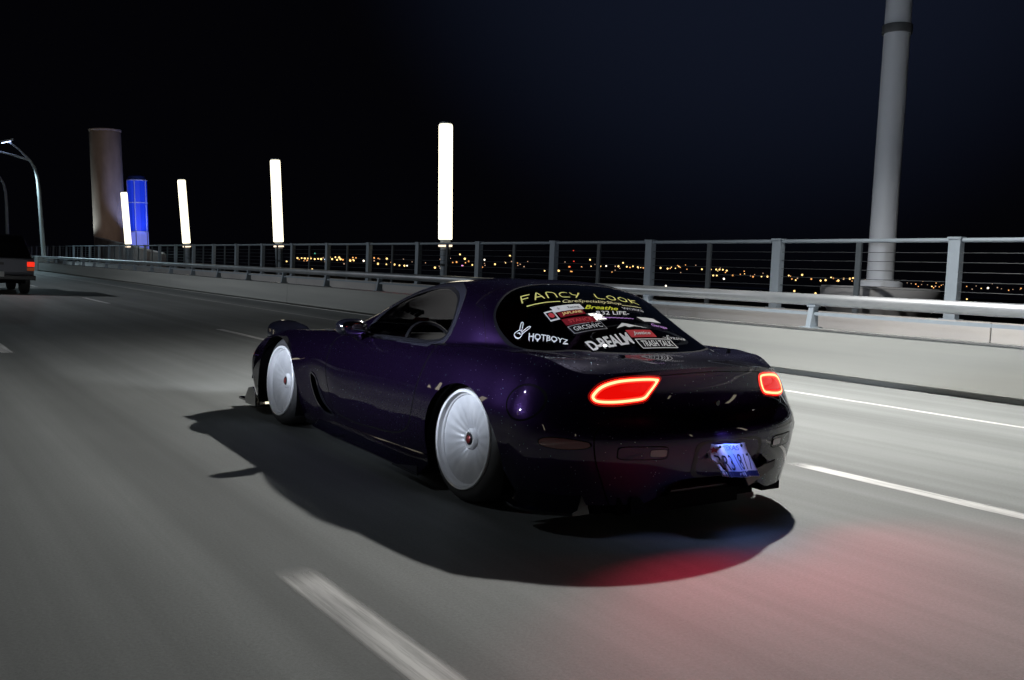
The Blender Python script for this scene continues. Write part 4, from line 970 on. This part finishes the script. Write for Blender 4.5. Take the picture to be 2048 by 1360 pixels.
# dripping word and a hand sign at the left end of the glass
letters('HOTBOYZ', (-.558, -.156), (-.446, -.322), (-.536, -.126), M_VW, .006, bold=.02, drip=True, label='white dripping lettering at the left end of the rear glass')
strokes([[(.05, .25), (.0, .1), (.2, -.02), (.5, .0), (.62, .2), (.5, .42), (.25, .45), (.05, .25)], [(.25, .45), (.05, 1.0), (.2, 1.02), (.42, .5)], [(.5, .42), (.75, 1.0), (.88, .92), (.62, .32)], [(.2, .2), (.35, .28), (.5, .2)]],
        (-.588, -.072), (-.570, -.138), (-.528, -.044), .005, M_VW, .006, name='sticker', label='white outline sticker of a two-finger hand sign')
# dark lettering blocks on the windscreen, seen through the side window
for k in range(4):
    x0, y0 = -.425+.052*k, 1.372+.034*k
    patch((x0, y0+.052), (x0+.036, y0+.074), (x0+.012, y0), M_VK, -.006, n=(2, 2), name='windscreen_lettering', parent=ws)
patch((-.36, 1.605), (-.05, 1.628), (-.36, 1.588), M_VK, -.006, name='windscreen_strip', parent=ws)
patch((-.24, 1.585), (-.13, 1.597), (-.24, 1.555), M_VR, -.006, name='windscreen_sticker', parent=ws)
# wiper blank, lock, reversing lamp
lathe('wiper_blank', [(.0, .006), (.013, .006), (.017, .002), (.019, -.004), (.0, -.004)], M_GLOSSBLK, CAR, 24, (-.283, -.520, .7535))
lathe('tailgate_lock', [(.0, .006), (.011, .006), (.013, 0), (0, -.004)], M_GLOSSBLK, CAR, 20, (.012, -.855, .566)).rotation_euler = (math.pi/2, 0, 0)
def on_rear(pts, lift):
    b = skin(); out = []
    for x, z in pts:
        h, n, i, d = b.ray_cast(Vector((x, -2, z)), Vector((0, 1, 0)))
        if n.y > 0: n = -n
        out.append(h + n*lift)
    return out
def rear_patch(name, x0, x1, z0, z1, m, lift, parent=CAR, r=.35, n=28):
    q = []
    cx_, cz_, hx, hz = (x0+x1)/2, (z0+z1)/2, (x1-x0)/2, (z1-z0)/2
    for a in np.linspace(0, 2*math.pi, n, endpoint=False):
        c, s = math.cos(a), math.sin(a); q.append((cx_+hx*math.copysign(abs(c)**r, c), cz_+hz*math.copysign(abs(s)**r, s)))
    q.append((cx_, cz_)); F = [(i, (i+1) % n, n) for i in range(n)]
    return meshobj(name, on_rear(q, lift), F, m, parent, False)
for sg in (-1, 1):
    a, b_ = sorted((sg*.56, sg*.335)); g = rear_patch('bumper_lamp_seam', a, b_, .343, .404, M_GAP, .0015)
    l_ = rear_patch('bumper_lamp', a+.004, b_-.004, .347, .400, M_PAINT, .003)
    a, b_ = sorted((sg*.42, sg*.345)); rear_patch('clear_lens', a, b_, .358, .388, mat('clear_lens', (.35, .33, .36), .15, 0, .5, 1.), .005, l_)
pr = rear_patch('plate_recess', -.20, .24, .245, .42, M_BLACK, .002)
# ---- bent number plate hanging off its top screws
def plate_pt(a, b, lift=0.):
    """a in -.15..15 across, b in -.076...076 up"""
    t = (.076-b)/.152
    y = -.962 - .075*t**1.3 + .006*math.sin(a*40+b*30)
    if a < -.095: y += .55*(-.095-a)
    if a > .06: y += .10*(a-.06)
    x = -.012 + a*.80 + .016*t + (.018 if a < -.1 and b < 0 else 0)
    return (x, y - lift, .330 + b*.90 - .05*a*t + .03*(a if t < .3 else 0)*-1)
na, nb = 20, 10
V = [plate_pt(-.15+.3*i/na, -.076+.152*j/nb) for j in range(nb+1) for i in range(na+1)]
F = [(j*(na+1)+i, j*(na+1)+i+1, (j+1)*(na+1)+i+1, (j+1)*(na+1)+i) for j in range(nb) for i in range(na)]
M_PLATE = mat('plate_white_blue', (.62, .66, .86), .4); noise_color(M_PLATE, (.20, .30, .80), (.72, .62, .80), (2., 1, .7), 5.5, 4, .35, .62)
pl = meshobj('number_plate', V, F, M_PLATE, CAR, True); sm = pl.modifiers.new('thickness', 'SOLIDIFY'); sm.thickness = .0015; sm.offset = 1
V, F = text_flat('BR3 1817', .0, 0, 1.05); meshobj('plate_number', [plate_pt(-.128+.256*u, -.045+.072*v, .003) for u, v in V], F, mat('plate_ink', (.012, .012, .06), .5), pl, False)
V = [plate_pt(-.148+.296*i/16, -.074+.024*j, .0022) for j in range(2) for i in range(17)]; meshobj('plate_band', V, [(i, i+1, 18+i, 17+i) for i in range(16)], mat('plate_band', (.015, .02, .12), .5), pl, False)
V, F = text_flat('TEXAS', .01); meshobj('plate_print', [plate_pt(-.06+.12*u, .045+.024*v, .003) for u, v in V], F, mat('plate_print_ink', (.05, .08, .45), .5), pl, False)
V = [plate_pt(-.142+.045*u, .028+.036*v, .003) for u, v in ((.5+.5*r*math.cos(a), .5+.5*r*math.sin(a)) for k, a in enumerate(np.linspace(math.pi/2, math.pi*2.5, 10, endpoint=False)) for r in ((1, .42)[k % 2],))]
meshobj('plate_star', V, [tuple(range(10))], mat('plate_star_red', (.5, .06, .12), .5), pl, False)
for a in (-.09, .09): lathe('plate_screw', [(.0, .004), (.006, .004), (.007, 0), (0, 0)], M_DARKM, pl, 12, plate_pt(a, .066, .003)).rotation_euler = (math.pi/2, 0, 0)
lathe('radio_aerial_base', [(.0, .02), (.008, .018), (.012, 0), (.0, -.004)], M_GLOSSBLK, CAR, 16, (.55, -.42, .752))


# ================================================================== PICKUP AHEAD
PK = tag(empty('pickup_truck', (2.86, 29.7, 0)), 'silver and black pickup truck with a lit red tail lamp, cut off at left', 'pickup truck')
M_SILV = mat('silver_paint', (.10, .105, .125), .35, .4, .5, .6)
bm = bmesh.new(); add_box(bm, (-.90, -1.05, .52), (.90, 4.1, 1.00), .05); bmobj('body', bm, M_SILV, PK, True)
box('tailgate', (-.74, -1.075, .60), (.74, -1.048, .97), M_SILV, PK, .008)
box('tailgate_handle', (-.16, -1.09, .80), (.16, -1.072, .87), M_BLACK, PK, .004)
def frustum(name, lo, hi, z0, z1, m, parent):
    (x0, y0, x1, y1), (X0, YY0, X1, YY1) = lo, hi
    V = [(x0, y0, z0), (x1, y0, z0), (x1, y1, z0), (x0, y1, z0), (X0, YY0, z1), (X1, YY0, z1), (X1, YY1, z1), (X0, YY1, z1)]
    bm = bmesh.new(); vs = [bm.verts.new(v) for v in V]
    for f in ((3, 2, 1, 0), (4, 5, 6, 7), (0, 1, 5, 4), (1, 2, 6, 5), (2, 3, 7, 6), (3, 0, 4, 7)): bm.faces.new([vs[i] for i in f])
    bmesh.ops.bevel(bm, geom=bm.edges[:], offset=.05, segments=3, affect='EDGES', profile=.6)
    return bmobj(name, bm, m, parent, True)
frustum('canopy', (-.86, -1.0, .86, 2.6), (-.66, -.72, .66, 2.0), .99, 1.64, mat('black_gloss_body', (.006, .006, .008), .2, 0, .5, .5), PK)
box('rear_window', (-.62, -.93, 1.08), (.62, -.90, 1.40), mat('dark_window', (.004, .004, .006), .05), PK).rotation_euler = (0, 0, 0)
bmp = box('rear_bumper', (-.92, -1.20, .40), (.92, -1.02, .53), M_BLACK, PK, .02)
box('licence_plate', (-.15, -1.212, .62-.14), (.15, -1.202, .62), mat('truck_plate', (.7, .72, .72), .5), PK)
M_TT = emitter('truck_tail_lamp', (1.0, .030, .010), 1.0, (.4, .02, .01)); M_TA = mat('truck_amber_lens', (.45, .10, .02), .25, emit=(1, .2, .03), es=.10)
for sg in (-1, 1):
    tl = box('tail_lamp', (min(sg*.72, sg*.905), -1.088, .77), (max(sg*.72, sg*.905), -1.05, .90), M_TT, PK, .012)
    box('amber_lens', (min(sg*.72, sg*.90), -1.086, .655), (max(sg*.72, sg*.90), -1.05, .745), M_TA, tl, .008)
    box('mirror', (min(sg*.93, sg*1.10), 2.35, .98), (max(sg*.93, sg*1.10), 2.5, 1.15), M_BLACK, PK, .02)
    for y in (0, 3.0):
        t_ = lathe('wheel', [(.18, -.11), (.30, -.12), (.345, -.10), (.36, -.05), (.36, .05), (.345, .10), (.30, .12), (.18, .11)], M_RUBBER, PK, 36, (sg*.78, y, .36), 'X')
        lathe('hub', [(.19, -.10), (.17, -.06), (.05, -.05), (0, -.06)], M_DARKM, t_, 24, axis='X').scale = (sg*-1*-1, 1, 1)
box('underbody', (-.7, -.95, .30), (.7, 3.9, .56), M_GAP, PK)
lamp('truck_tail_glow', 'SPOT', (.80, -1.12, .83), 3, (1, .06, .03), (.8, -3, .3), .05, 150, .5, PK)
